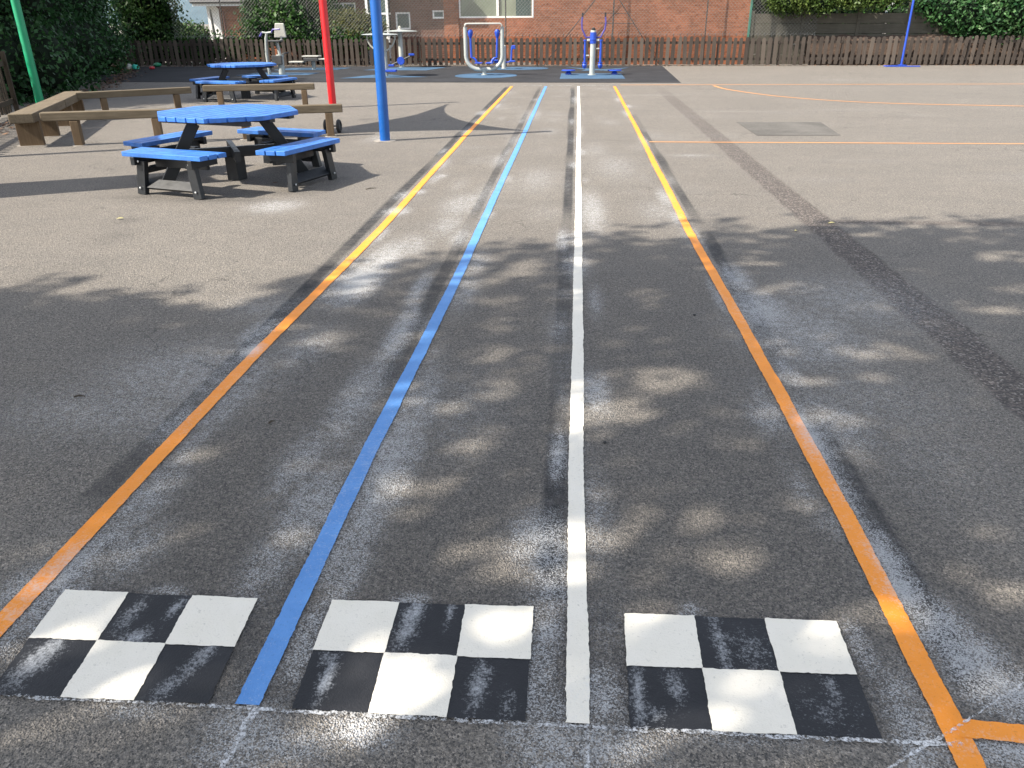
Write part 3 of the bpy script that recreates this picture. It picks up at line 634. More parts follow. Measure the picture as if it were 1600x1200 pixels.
# ------------------------------------------------------------------ picket fences
def fence(name, a, c, npan, per, h, mat, label, wd=.105, seed=0, lean=.0):
    r_ = random.Random(seed); a, c = Vector(a), Vector(c); root = empty(name, ((a + c) / 2)[:], label, 'fence')
    d = (c - a); L_ = d.length; d.normalize(); nrm = Vector((d.y, -d.x, 0)); o0 = Vector(root.location)
    if nrm.y > 0 and abs(d.x) > abs(d.y): nrm = -nrm
    pl = L_ / npan
    for i in range(npan):
        s0 = a + d * (pl * i) - o0; dz = r_.uniform(-.02, .025)
        b = MB()
        for k in range(per):
            t = .06 + (pl - .12) * (k + .5) / per + r_.uniform(-.012, .012); hh = h + dz + r_.uniform(-.025, .02); tilt = r_.gauss(0, .018); ww = wd * r_.uniform(.9, 1.08); b.cur = r_.random()
            z0 = .03 + r_.uniform(-.015, .02); th = .02
            out = [(-ww / 2, z0), (ww / 2, z0), (ww / 2, hh - ww * .42)] + [(ww / 2 * math.cos(q), hh - ww * .42 + ww * .42 * math.sin(q)) for q in (R(35), R(65), R(90), R(115), R(145))] + [(-ww / 2, hh - ww * .42)]
            n = len(out); off = nrm * r_.uniform(0, .008)
            V = [s0 + d * (t + x + tilt * (z - .5)) + nrm * (e * th) + off + Vector((0, 0, z)) for e in (1, 0) for x, z in out]
            b.add(V, [tuple(range(n)), tuple(range(2 * n - 1, n - 1, -1))] + [(n + q, n + (q + 1) % n, (q + 1) % n, q) for q in range(n)])
        for zz in (.22, h * .80):
            b.cur = r_.uniform(.4, .8); b.beam(s0 + d * .02 - nrm * .022 + Vector((0, 0, zz)), s0 + d * (pl - .02) - nrm * .022 + Vector((0, 0, zz + r_.uniform(-.01, .01))), .04, .085)
        b.build('picket_panel', mat, root)
    for i in range(npan + 1):
        s0 = a + d * (pl * i) - o0; b = MB(); b.cur = .75; b.box(s0 - nrm * .055 + Vector((0, 0, h * .5 - .02)), (.075, .075, h + .02), math.atan2(d.y, d.x)); b.build('post', mat, root)
    return root
FY = 30.95
fence('picket_fence', (-18.8, FY + .1, 0), (18.2, FY + .1, 0), 17, 10, .955, M['picket'], 'long brown picket fence across the back of the playground', .128, seed=3)
fence('picket_fence', (-10.75, 15.1, 0), (-7.2, 6.4, 0), 4, 13, 1.1, M['oldpicket'], 'weathered picket fence running beside the dark hedge', .085, seed=5)

# ------------------------------------------------------------------ foliage
def leaves(name, blobs, n, size, mat, parent=None, shell=.55, seed=0, reject=None, flat=0.0, aspect=.55, tri=False):
    """blobs: (cx,cy,cz, rx,ry,rz); leaf-sized kites clustered in sprays through each blob"""
    r_ = np.random.default_rng(seed); bl = np.array(blobs, float); vol = (bl[:, 3] * bl[:, 4] * bl[:, 5]) ** .67; pick = r_.choice(len(bl), n, p=vol / vol.sum())
    B = bl[pick]
    u = r_.normal(size=(n, 3)); u /= np.linalg.norm(u, axis=1)[:, None]
    rad = shell + (1 - shell) * r_.random(n) ** .6
    # lumpy surface
    lump = 1 + .28 * (np_noise(u[:, 0] * 3 + B[:, 0], u[:, 1] * 3 + u[:, 2] * 2.3 + B[:, 1], 1.3, seed) - .5) * 2
    P = B[:, :3] + u * B[:, 3:6] * (rad * lump)[:, None]
    P += r_.normal(0, size * .8, (n, 3))
    if reject is not None:
        k = reject(P, r_); P, u = P[k], u[k]; n = len(P)
    P[:, 2] = np.maximum(P[:, 2], .04)
    nr = u * .6 + r_.normal(0, .75, (n, 3)) + np.array([0, 0, .35]); nr /= np.linalg.norm(nr, axis=1)[:, None]
    t = np.cross(nr, r_.normal(size=(n, 3))); t /= np.linalg.norm(t, axis=1)[:, None] + 1e-9; b_ = np.cross(nr, t)
    s = size * r_.uniform(.55, 1.25, n)[:, None]
    V = np.stack([P - t * s * .5, P + b_ * s * aspect * .5 - nr * s * .06, P + t * s * .5 - nr * s * .12, P - b_ * s * aspect * .5 - nr * s * .06], 1).reshape(-1, 3)
    q = np.arange(4 * n).reshape(n, 4); cl = np_noise(P[:, 0] + P[:, 2], P[:, 1] - P[:, 2] * .7, 1.7, seed + 3)
    rn = np.clip(r_.random(n) * .7 + (cl - .5) * .7 + .1, 0, 1)
    return np_mesh(name, V, q, mat, parent, dict(rnd=np.repeat(rn, 4)))
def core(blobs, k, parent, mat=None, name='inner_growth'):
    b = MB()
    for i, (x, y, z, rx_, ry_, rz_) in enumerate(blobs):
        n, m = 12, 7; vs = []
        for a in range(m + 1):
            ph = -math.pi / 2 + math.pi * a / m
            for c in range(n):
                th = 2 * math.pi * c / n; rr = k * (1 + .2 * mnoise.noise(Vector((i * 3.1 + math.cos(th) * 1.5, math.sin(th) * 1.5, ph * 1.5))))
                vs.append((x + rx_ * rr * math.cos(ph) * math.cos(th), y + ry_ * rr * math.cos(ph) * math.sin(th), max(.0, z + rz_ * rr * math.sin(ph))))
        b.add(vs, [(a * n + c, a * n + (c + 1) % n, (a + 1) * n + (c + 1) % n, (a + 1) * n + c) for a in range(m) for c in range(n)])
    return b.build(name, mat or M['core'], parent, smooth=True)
def trunk(base, top, r0, parent, limbs=(), mat=None, name='trunk'):
    b = MB(); base, top = Vector(base), Vector(top); k = 6
    pts = [base.lerp(top, i / k) + Vector((mnoise.noise(Vector((i * .7, base.x, 1))), mnoise.noise(Vector((i * .7, base.y, 5))), 0)) * .18 * (i > 0) for i in range(k + 1)]
    b.tube(pts, [r0 * (1 - .55 * i / k) * (1.3 if i == 0 else 1) for i in range(k + 1)], 10)
    for e in limbs:
        e = Vector(e); s = pts[random.randint(2, k - 1)]; mid = s.lerp(e, .5) + Vector((0, 0, .25)); b.tube([s, mid, e], [r0 * .45, r0 * .3, r0 * .08], 7)
    return b.build(name, mat or M['bark'], parent, smooth=True)

# the hedge at the left
hb = []
hp = [(-12.6, 16.6), (-12.7, 17.9), (-13.4, 19.8), (-14.2, 21.8), (-15.0, 23.8), (-15.9, 25.9), (-16.8, 27.8), (-17.6, 29.3)]
for i, (x, y) in enumerate(hp):
    for z in (.9, 2.4, 3.9): hb.append((x + random.uniform(-.15, .15) - .1 * z, y, z, 1.55 + random.uniform(-.1, .25), 1.6, 1.25))
for x in (-14.4, -16.2): 
    for z in (1.0, 2.6, 4.1): hb.append((x, 16.5 + random.uniform(-.3, .3), z, 1.5, 1.3, 1.3))
hd = empty('hedge', (-14, 22, 0), 'tall dark green hedge along the left side of the playground', 'hedge'); hd.location = (0, 0, 0)
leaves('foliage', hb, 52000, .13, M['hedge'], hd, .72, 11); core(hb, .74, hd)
trunk((-13.2, 19.0, 0), (-13.4, 19.2, 2.2), .09, hd, name='stem')

def big_tree(x, y, h, r_, seed, label):
    root = empty('tall_tree', (x, y, 0), label, 'tree', 'tall trees behind the hedge')
    bl = [(0, 0, h * .55, r_, r_, h * .16), (r_ * .4, r_ * .3, h * .75, r_ * .8, r_ * .8, h * .15), (-r_ * .4, -r_ * .2, h * .78, r_ * .75, r_ * .75, h * .15), (0, 0, h * .92, r_ * .6, r_ * .6, h * .12), (r_ * .2, -r_ * .5, h * .62, r_ * .7, r_ * .6, h * .14)]
    leaves('crown', bl, 9000, .24, M['tree'], root, .3, seed, aspect=.7); trunk((0, 0, 0), (0, 0, h * .7), .2, root, [q[:3] for q in bl])
big_tree(-15.9, 14.9, 8.2, 2.0, 71, 'tall tree behind the near end of the hedge'); big_tree(-17.2, 19.0, 8.8, 2.3, 72, 'tall tree behind the middle of the hedge'); big_tree(-19.6, 23.6, 9.0, 2.5, 73, 'tall tree behind the far end of the hedge'); big_tree(-22.5, 27.2, 9.5, 2.5, 74, 'tall tree past the corner of hedge and pickets')
# trees and bushes beyond the far fence
def bush(name, label, cat, blobs, n, size, mat, seed, tr=None, group=None, shell=.6, ck=.68, c0=0):
    cx = sum(q[0] for q in blobs) / len(blobs); cyy = sum(q[1] for q in blobs) / len(blobs)
    root = empty(name, (cx, cyy, 0), label, cat, group); bl = [(q[0] - cx, q[1] - cyy) + tuple(q[2:]) for q in blobs]
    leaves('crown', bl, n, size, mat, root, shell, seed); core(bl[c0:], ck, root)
    if tr: trunk((0, 0, 0), (0, 0, tr), .10, root, [(q[0], q[1], q[2]) for q in bl[:3]])
    return root
def A(px, py, Y_): v = atY(px, py, Y_); return v.x, Y_, v.z
def blobpx(lst, Y_):   # (px,py,rx,rz,dY) looked up once on the plane Y_, sizes in metres
    out = []
    for px, py, rx_, rz_, dy in lst:
        x, y, z = A(px, py, Y_ + dy); out.append((x, y, z, rx_, (rx_ + rz_) * .5, rz_))
    return out
bush('leafy_tree', 'dark green tree behind the fence, next to the hedge', 'tree', blobpx([(215, 45, 1.0, 1.0, 0), (240, 25, 1.0, 1.0, .4), (205, 5, 1.2, 1.2, .5), (255, 55, .9, .8, .2), (230, -15, 1.1, 1.1, 0), (258, 20, .42, .7, .3)], 32.6), 7000, .16, M['tree'], 21, 1.6, ck=.6)
bush('leafy_tree', 'low round tree in front of the distant hill', 'tree', blobpx([(290, 53, 1.0, .5, 0), (312, 57, .7, .42, .5), (272, 54, .8, .5, 0)], 37.5), 3500, .15, M['tree'], 22, .9)
bush('laurel_bush', 'large glossy green bush in front of the brick house', 'bush', blobpx([(415, 25, .85, .85, 0), (455, 10, 1.0, 1.0, .2), (400, 50, .6, .5, .1), (480, 40, .8, .7, 0), (440, 45, .7, .6, -.1), (500, 20, .8, .8, .4), (425, 40, .9, .7, -.2), (455, 30, .9, .8, -.2), (405, 5, .6, .7, .2), (470, -15, 1.2, .9, .4)], 32.2), 13000, .17, M['laurel'], 23, .9, ck=.6)
bush('olive_bush', 'yellowish olive bush between the laurel bush and the white door frames', 'bush', blobpx([(545, 32, .55, .40, 0), (575, 36, .45, .35, .1), (520, 42, .5, .4, 0), (560, 50, .7, .4, 0), (592, 45, .28, .35, 0)], 32.0), 5200, .11, M['olive'], 24, .7, ck=.55)
bush('ground_shrub', 'low dark shrubs growing behind the fence below the white bay of the house', 'bush', blobpx([(200, 85, .8, .5, 0), (240, 82, .8, .55, .1), (280, 80, .8, .55, 0), (320, 78, .8, .6, .1), (362, 74, .7, .55, 0), (400, 72, .7, .55, .1)], 32.3), 5200, .14, M['laurel'], 35, ck=.72)
bush('ground_shrub', 'dark shrub behind the fence below the olive bush', 'bush', blobpx([(530, 58, .6, .45, 0), (570, 62, .6, .4, 0), (490, 62, .6, .5, 0)], 31.75), 2500, .12, M['laurel'], 25, ck=.6)
bush('conifer_shrub', 'bright green conifer spilling over the concrete wall', 'bush', blobpx([(1225, 3, .55, .35, 0), (1255, -2, .6, .5, .1), (1285, 2, .45, .38, 0), (1215, -12, .5, .5, .1), (1300, -8, .4, .4, .1)], 31.38), 5200, .11, M['conifer'], 26, ck=.6)
bush('conifer_shrub', 'smaller conifer shrub over the wall nearer the blue post', 'bush', blobpx([(1335, -1, .48, .33, 0), (1365, -4, .5, .38, .05), (1318, -10, .4, .4, .1), (1400, -16, .45, .4, .05)], 31.38), 3600, .11, M['conifer'], 27, ck=.6)
bush('ivy_bush', 'glossy light green climbing bush at the end of the concrete wall', 'bush', blobpx([(1475, 12, .65, .7, .1), (1510, 25, .8, .8, 0), (1550, 20, .9, .9, -.05), (1590, 18, 1.0, 1.0, 0), (1450, 0, .5, .6, .2), (1640, 25, 1.0, 1.0, 0), (1560, -15, 1.0, .8, .1), (1500, 42, .4, .3, 0), (1700, 15, 1.2, 1.2, 0)], 31.75), 13000, .15, M['ivy'], 28, ck=.62)

for i, (px, Y_, r_, lb) in enumerate([(1215, 34.5, 1.9, 'dark tree behind the concrete wall, next to the brick hall'), (1330, 35, 2.1, 'dark tree behind the middle of the concrete wall'), (1450, 34.6, 2.0, 'dark tree behind the concrete wall, beyond the blue post')]):
    x = atY(px, 20, Y_).x
    bush('leafy_tree', lb, 'tree', [(x, Y_, 1.5, r_, 1.2, 1.4), (x - .8, Y_ + .3, 3.0, r_ * .8, 1.2, 1.3), (x + .9, Y_ + .2, 2.9, r_ * .8, 1.2, 1.3), (x, Y_ + .2, 4.2, r_ * .8, 1.1, 1.2)], 6500, .18, M['laurel'], 60 + i, 1.6, 'trees behind the concrete wall', ck=.72)
# trees that shade the foreground, standing behind and to the left of the camera
GAPS = []
def gap(px, py, rx_, ry_, pr=None):
    x, y = g2(px, py); GAPS.append((x, y, rx_, ry_, pr or (.60 if y < 2.0 else .70)))
for a in [(760, 745, .12, .10), (790, 610, .12, .12), (880, 640, .16, .14), (990, 600, .14, .14), (1040, 590, .15, .14), (960, 655, .20, .14), (1030, 650, .14, .12), (1010, 830, .17, .10), (960, 860, .16, .08), (840, 870, .12, .10), (1090, 800, .10, .07), (1180, 890, .13, .05), (1140, 900, .10, .06),
          (640, 470, .14, .20), (560, 440, .3, .3), (540, 530, .12, .14), (660, 540, .12, .18), (480, 520, .2, .14), (350, 548, .14, .06), (230, 505, .2, .08), (330, 470, .25, .10), (790, 500, .14, .14), (800, 560, .10, .08), (740, 430, .25, .2), (830, 420, .18, .16), (770, 470, .10, .09),
          (1180, 408, .16, .10), (1230, 450, .13, .10), (1265, 590, .09, .07), (1350, 545, .15, .12), (1290, 650, .08, .06), (1390, 595, .10, .06), (1440, 515, .14, .14), (1170, 450, .10, .08), (1570, 400, .2, .12), (1530, 480, .15, .10), (1590, 450, .15, .08), (1330, 700, .05, .04), (1150, 690, .10, .06), (1190, 630, .08, .06),
          (560, 985, .10, .05), (650, 1070, .14, .07), (560, 1040, .05, .05), (1000, 985, .04, .05), (1250, 985, .08, .03), (1190, 1080, .11, .06), (790, 990, .06, .03), (150, 1060, .10, .05), (320, 980, .05, .03), (170, 950, .03, .03), (700, 1160, .2, .05), (480, 1185, .18, .04), (110, 1140, .16, .04), (1080, 1180, .2, .04), (900, 1060, .03, .04), (905, 900, .03, .05), (905, 650, .05, .12), (1280, 1180, .12, .03),
          (1400, 960, .12, .05), (1540, 900, .14, .06), (1480, 820, .12, .06), (1570, 1000, .1, .04), (620, 620, .07, .12), (690, 680, .10, .07), (640, 800, .08, .05), (330, 700, .1, .06), (1240, 780, .08, .05), (1320, 940, .1, .04), (640, 760, .14, .05), (1060, 960, .06, .03), (800, 800, .10, .06)]:
    gap(*a)
rg = random.Random(99)
for _ in range(60):
    px, py = rg.uniform(250, 1600), 400 + 500 * rg.random() ** 1.3
    if rg.random() < .55: px = rg.gauss(880, 190)
    r0 = rg.uniform(.03, .10); gap(px, py, r0 * rg.uniform(1, 1.7), r0, rg.uniform(.3, .6))
for _ in range(60): gap(rg.uniform(0, 1600), rg.uniform(900, 1200), rg.uniform(.03, .08), rg.uniform(.02, .05), rg.uniform(.3, .6))
GAPS = np.array(GAPS)
EDGE = [(-9, 3.6), (-5.2, 4.0), (-3.6, 4.45), (-2.87, 4.62), (-1.9, 4.72), (-1.6, 5.2), (-.9, 5.65), (-.1, 6.2), (.85, 6.5), (2.2, 6.75), (3.9, 6.95), (6, 7.1), (9, 6.8)]
EX = np.array([e[0] for e in EDGE]); EY = np.array([e[1] for e in EDGE])
def rej(P, r_):
    k = P[:, 2] / SUN.z; gx_ = P[:, 0] - SUN.x * k; gy_ = P[:, 1] - SUN.y * k; keep = np.ones(len(P), bool)
    for x, y, rx_, ry_, pr in GAPS:
        q = ((gx_ - x) / (rx_ * 1.05 + .035)) ** 2 + ((gy_ - y) / (ry_ * 1.05 + .035)) ** 2
        keep &= ~((q < 1) & (r_.random(len(P)) < pr))
    lim = np.interp(gx_, EX, EY) + (np_noise(gx_, gy_, 2.2, 77) - .5) * .7 + (np_noise(gx_, gy_, 6, 78) - .5) * .5
    keep &= ~(gy_ > lim + .15 - r_.random(len(P)) ** 2 * .6)
    return keep
def crown_from(gpts):   # crown lobes: shadow point on the ground and lobe height
    out = []
    for x, y, z, r1, r2 in gpts: out.append((x + SUN.x * z / SUN.z, y + SUN.y * z / SUN.z, z, r1, r1, r2))
    return out
def shade_tree(base, gpts, n, seed, label):
    bl = crown_from(gpts); root = empty('shade_tree', (0, 0, 0), label, 'tree', 'trees behind the camera')
    leaves('crown', bl, n, .15, M['tree'], root, .15, seed, rej, aspect=.7)
    trunk(base, (base[0] * .96, base[1] + .2, 5.5), .24, root, [(q[0], q[1], q[2] - .3) for q in bl])
shade_tree((-9.2, -.6, 0), [(-3.6, 2.6, 7.5, 2.2, 1.3), (-1.9, 3.3, 7.9, 2.0, 1.3), (-3.0, .9, 7.2, 2.2, 1.3), (-1.0, 1.3, 7.0, 1.9, 1.2), (-5.2, 1.8, 7.2, 2.2, 1.3), (-1.2, 4.4, 8.3, 1.7, 1.1), (-3.3, 4.0, 8.0, 1.6, 1.0)], 27000, 41, 'tall tree standing out of frame to the left of the viewer')
shade_tree((-5.6, -1.8, 0), [(1.0, 3.0, 7.6, 2.1, 1.3), (2.6, 3.8, 8.0, 2.1, 1.3), (.6, 5.2, 8.4, 1.6, 1.1), (3.4, 5.8, 8.2, 2.0, 1.2), (4.6, 3.6, 7.6, 2.2, 1.3), (1.2, 1.2, 7.0, 1.9, 1.2), (3.0, 1.6, 7.0, 2.1, 1.2), (5.4, 5.6, 8.0, 2.0, 1.2), (1.9, 5.6, 8.3, 1.5, 1.0)], 32000, 42, 'tall tree standing out of frame behind the viewer')

# ------------------------------------------------------------------ chain link fence, posts and stays
CY = 31.45
cf = empty('chain_link_fence', (0, CY, 0), 'tall wire chain link fence behind the wooden pickets', 'fence')
b = MB(); z0, z1, xa, xb = .98, 3.2, -15.2, 8.6; hgt = z1 - z0; pit = .125; rw = .0031
for s_ in (1, -1):
    x = xa - hgt
    while x < xb + hgt:
        a0 = (x, z0); a1 = (x + s_ * hgt, z1)
        lo, hi = min(a0[0], a1[0]), max(a0[0], a1[0])
        if hi > xa and lo < xb:
            t0, t1 = 0.0, 1.0
            for lim, sgn in ((xa, 1), (xb, -1)):
                d = a1[0] - a0[0]
                tt = (lim - a0[0]) / d
                if 0 < tt < 1:
                    if (d > 0) == (sgn > 0): t0 = max(t0, tt)
                    else: t1 = min(t1, tt)
            if t1 > t0:
                p0 = Vector((a0[0] + (a1[0] - a0[0]) * t0, .004 * s_, z0 + hgt * t0)); p1 = Vector((a0[0] + (a1[0] - a0[0]) * t1, .004 * s_, z0 + hgt * t1))
                b.tube([p0, p1], rw, 3, caps=False)
        x += pit
x = xa
while x < xb: b.tube([(x, 0, z0 - .03), (x + .01, 0, z0 + .10)], .012, 3); x += pit * 2
b.build('wire_mesh', M['wire'], cf)
for zz in (1.03, 3.2):
    b = MB(); b.tube([(xa, .012, zz), (xb, .012, zz)], .004, 5); b.build('straining_wire', M['wire'], cf)
for px in (345, 480, 790, 1105):
    x = atY(px, 20, CY).x; b = MB(); b.tube([(x, .03, 0), (x, .03, 3.3)], .022, 8); b.build('post', M['darkpost'], cf, smooth=True)
x = atY(1172, 30, CY).x; b = MB(); b.box((x, .03, 1.65), (.07, .07, 3.3)); b.build('corner_post', M['greenpost'], cf)['label'] = 'green corner post'
xg = x
# left stay is real; the other bars stand for shadow lines on the wall
p = [atY(q[0], q[1], CY + .12) for q in ((885, 57), (930, 0), (957, 57), (1003, 57), (968, 0))]
ms = empty('mast_shadow_frame', (p[2].x, CY + .12, 0), 'dark slim mast with raking stays, most bars standing for shadow lines on the orange brick wall', 'mast'); o0 = Vector(ms.location)
def ext(a, c, zt): d = (c - a); return a + d * ((zt - a.z) / d.z)
b = MB(); b.tube([Vector((0, 0, 0)), Vector((0, 0, 3.6))], .028, 8); b.build('shaft', M['darkpost'], ms, smooth=True)
for a, c in ((p[0], p[1]), (p[3], p[4])):
    b = MB(); b.tube([ext(a, c, 0) - o0, ext(a, c, 3.5) - o0], .016, 6); b.build('stay', M['darkpost'], ms, smooth=True)
for zz, f in ((1.75, 1), (1.42, 1)):
    l_ = ext(p[0], p[1], zz) - o0; r_ = ext(p[3], p[4], zz) - o0; b = MB(); b.tube([Vector((l_.x * .45, 0, zz)), Vector((r_.x, 0, zz - .03))], .011, 5); b.build('cross_tie', M['darkpost'], ms)

# ------------------------------------------------------------------ buildings
def wallbox(b, x0, x1, y0, y1, z0, z1): b.box(((x0 + x1) / 2, (y0 + y1) / 2, (z0 + z1) / 2), (x1 - x0, y1 - y0, z1 - z0))
def X(px, Y_, py=30): return atY(px, py, Y_).x
def Z(py, Y_, px=700): return atY(px, py, Y_).z
# right hall: plain orange brick gable end
W1 = 31.85
hall = empty('brick_hall', (2, W1, 0), 'plain orange brick wall of the hall behind the mast', 'building'); o0 = Vector(hall.location)
b = MB(); x0, x1 = X(834, W1), X(1170, W1); b.box(((x0 + x1) / 2 - o0.x, 3, 2.5), (x1 - x0, 6, 5)); b.build('wall', M['brick'], hall)
b = MB(); b.prism([(x0 - .2 - o0.x, -.25), (x1 + .2 - o0.x, -.25), (x1 + .2 - o0.x, 6.3), (x0 - .2 - o0.x, 6.3)], 5.0, 5.25); b.build('roof', M['roof'], hall)
# central wing with glazed band, pier and windows
W2 = 33.4
wing = empty('brick_wing', (-5, W2, 0), 'low brick wing with shade painted into its wall, white windows and a wide frosted glazed band', 'building'); o0 = Vector(wing.location)
def lx(px): return X(px, W2) - o0.x
zs = Z(28, W2, 770); zg = 3.6; zst = Z(24, W2, 620)
xa_, xp, xq, xe = lx(540), lx(694), lx(717), lx(836)
def wall_with_holes(b, x0, x1, z0, z1, holes, y0=0.0, th=.3):
    xs = sorted({x0, x1, *[h[0] for h in holes], *[h[1] for h in holes]}); zs_ = sorted({z0, z1, *[h[2] for h in holes], *[h[3] for h in holes]})
    for i in range(len(xs) - 1):
        for j in range(len(zs_) - 1):
            cx, cz = (xs[i] + xs[i + 1]) / 2, (zs_[j] + zs_[j + 1]) / 2
            if not any(h[0] < cx < h[1] and h[2] < cz < h[3] for h in holes): wallbox(b, xs[i], xs[i + 1], y0, y0 + th, zs_[j], zs_[j + 1])
h1 = (lx(618), lx(641), Z(46, W2, 630), Z(19, W2, 630)); h2 = (lx(676), lx(694.5), Z(29, W2, 685), Z(16, W2, 685)); h0 = (lx(518), lx(557), Z(28, W2, 540), Z(4, W2, 540))
b = MB(); wall_with_holes(b, lx(430), xp, 0, 3.2, [h0, h1, h2]); b.build('wall', M['brick_shaded'], wing)['label'] = 'orange brick wall coloured as shaded, with small white windows'
b = MB(); wallbox(b, xp + .003, xq, -.08, .3, 0, zg); b.build('pier', M['brick'], wing)
b = MB(); wallbox(b, xq + .003, xe, -.02, .28, 0, zs); b.build('sill_wall', M['brick'], wing)
def window(h, mat, parent, bars=0, fw=.06):
    b = MB(); x0, x1, z0, z1 = h; y = .04
    wallbox(b, x0, x0 + fw, y, y + .08, z0, z1); wallbox(b, x1 - fw, x1, y, y + .08, z0, z1); wallbox(b, x0 + fw, x1 - fw, y, y + .08, z1 - fw, z1); wallbox(b, x0 + fw, x1 - fw, y - .02, y + .08, z0, z0 + fw)
    for k in range(bars): xc = x0 + (x1 - x0) * (k + 1) / (bars + 1); wallbox(b, xc - fw / 2, xc + fw / 2, y, y + .08, z0 + fw, z1 - fw)
    f = b.build('window', M['upvc'], parent)
    b = MB(); wallbox(b, x0 + fw, x1 - fw, y + .035, y + .05, z0 + fw, z1 - fw); b.build('pane', mat, f); return f
window(h1, M['glass'], wing); window(h2, M['glass'], wing); window(h0, M['glass'], wing, 1)
hb_ = (xq + .01, lx(833), zs + .004, zg - .1)
f = window(hb_, M['frost'], wing, 0, .055); xc = lx(777.5)
b = MB(); wallbox(b, xc - .045, xc + .045, .02, .13, zs + .07, zg - .17); b.build('mullion', M['upvc'], f)
b = MB(); wallbox(b, lx(806), lx(832) - .075, .045, .07, zs + .075, zg - .18); b.build('pane', M['glass'], f)
b = MB(); wallbox(b, xq - .02, xe, -.06, .0, zs - .06 + .06, zs + .02)
b = MB(); wallbox(b, lx(430), xp - .02, -.80, .3, 3.2, 3.32); b.build('soffit', M['upvc'], wing)
zgut = 2.27
b = MB(); wallbox(b, lx(430), xp - .02, -.89, -.805, 3.17, 3.30); b.build('gutter', M['upvc'], wing)
b = MB(); b.prism([(lx(430), -.805), (xp - .025, -.805), (xp - .025, 6), (lx(430), 6)], 3.325, 3.5); b.build('roof', M['roof'], wing)
b = MB(); b.prism([(xp - .02, -.3), (xe + .1, -.3), (xe + .1, 6), (xp - .02, 6)], zg, zg + .2); b.build('flat_roof', M['roof'], wing)
# white framed porch
pc = empty('white_porch', (X(592, W2 - .55), W2 - .55, 0), 'white framed glazed porch beside the blue sail pole', 'porch'); o0 = Vector(pc.location)
b = MB(); px0, px1 = X(572, W2 - .55) - o0.x, X(607, W2 - .55) - o0.x; z0_ = 0; zt = 3.19
for xx in (px0, (px0 * .55 + px1 * .45), px1 - .09): wallbox(b, xx, xx + .09, 0, .09, z0_, zt)
for zz in (.9, 1.75, 2.6): wallbox(b, px0 + .09, px1 - .09, .012, .078, zz, zz + .07)
for xx in (px1 - .09,): wallbox(b, xx + .01, xx + .08, .09, .545, .0, .9); wallbox(b, xx + .01, xx + .08, .09, .545, 1.75, 1.82)
b.build('frame', M['upvc'], pc)
b = MB(); wallbox(b, px0 + .09, px1 - .09, .035, .05, .05, zt); b.build('pane', M['glass'], pc)
b = MB(); wallbox(b, px1 - .06, px1 - .03, .09, .545, .9, zt); b.build('side_pane', M['glass'], pc)
# left house
W3 = 37.0
hs = empty('brick_house', (X(430, W3), W3, 0), 'orange brick house with white bay and dark eaves by the patch of sky', 'house'); o0 = Vector(hs.location)
x0, x1 = X(345, W3) - o0.x, X(610, W3) - o0.x; ze = Z(9, W3, 340)
b = MB(); wallbox(b, x0, x1, 0, 6, 0, ze); b.build('wall', M['brick'], hs)
b = MB(); wallbox(b, x0 - 1.0, x1, -.45, -.40, ze - .02, ze + .14); wallbox(b, x0 - 1.0, x1, -.399, 0, ze, ze + .03); b.build('fascia', M['upvc'], hs)
b = MB(); b.tube([(x0 - 1.05, -.5, ze + .15), (x1, -.5, ze + .15)], .065, 8); b.build('gutter', M['gutter'], hs, smooth=True)
b = MB(); b.add([(x0 - 1.15, -.5, ze + .18), (x1, -.5, ze + .18), (x1, 3, ze + 1.9), (x0 + .9, 3, ze + 1.9), (x0 - 1.15, 6.5, ze + .18), (x1, 6.5, ze + .18)], [(0, 1, 2, 3), (0, 3, 4), (4, 3, 2, 5), (0, 4, 5, 1)]); b.build('roof', M['roof'], hs)
b = MB(); xb0 = X(325, W3) - o0.x
for xx in (xb0, x0 - .16): wallbox(b, xx, xx + .12, .0, .12, 0, ze - .005)
b.beam((xb0 + .42, .05, 0), (xb0 + .30, .05, ze - .1), .24, .04, up=Vector((0, 1, 0)))
wallbox(b, xb0 + .12, x0 - .16, .02, .10, .6, .72); wallbox(b, xb0 + .12, x0 - .16, .02, .10, ze - .14, ze - .006); b.build('bay_frame', M['upvc'], hs)
b = MB(); wallbox(b, xb0 + .12, x0 - .16, .12, .16, 0, ze - .01); b.build('bay_pane', M['glass'], hs)
b = MB(); b.tube([(x0 + .18, -.05, 0), (x0 + .18, -.05, ze - .25), (x0 + .02, -.3, ze - .02)], .034, 8); b.build('downpipe', simple('brown_pipe', (.12, .035, .03), .5), hs, smooth=True)

# concrete panel wall
W4 = 31.95
cw = empty('concrete_wall', (X(1340, W4), W4, 0), 'grey concrete panel wall behind the picket fence at the right', 'wall'); o0 = Vector(cw.location)
bx = [X(q, W4) - o0.x for q in (1176, 1255, 1342, 1420, 1500, 1590, 1680)]
for i in range(len(bx) - 1):
    top = 1.74 if i == 0 else 1.98 - .01 * i
    z = .0; hp_ = [.34, .34, .34, .34, .34, .34]
    b = MB()
    for h_ in hp_:
        if z + h_ > top + .05: break
        wallbox(b, bx[i] + .05, bx[i + 1] - .05, .0, .05, z + .006, z + h_ - .006); z += h_
    b.build('panel', M['cpanel'], cw, bevel=.008)
for i, xx in enumerate(bx):
    b = MB(); wallbox(b, xx - .06, xx + .06, -.03, .10, 0, 1.80 if i == 0 else 2.05); b.build('post', M['cpanel'], cw, bevel=.01)
b = MB(); vs = []; n = 70
for i in range(n + 1):
    x = X(1268, 31.6) + i * .2; hz = .90 + .08 * mnoise.noise(Vector((x * 1.7, 0, 0))) + .05 * mnoise.noise(Vector((x * 6, 3, 0)))
    vs += [(x, 31.2, 0.0), (x, 31.45, hz * .9), (x, 31.8, hz + .06), (x, 31.9, 0)]
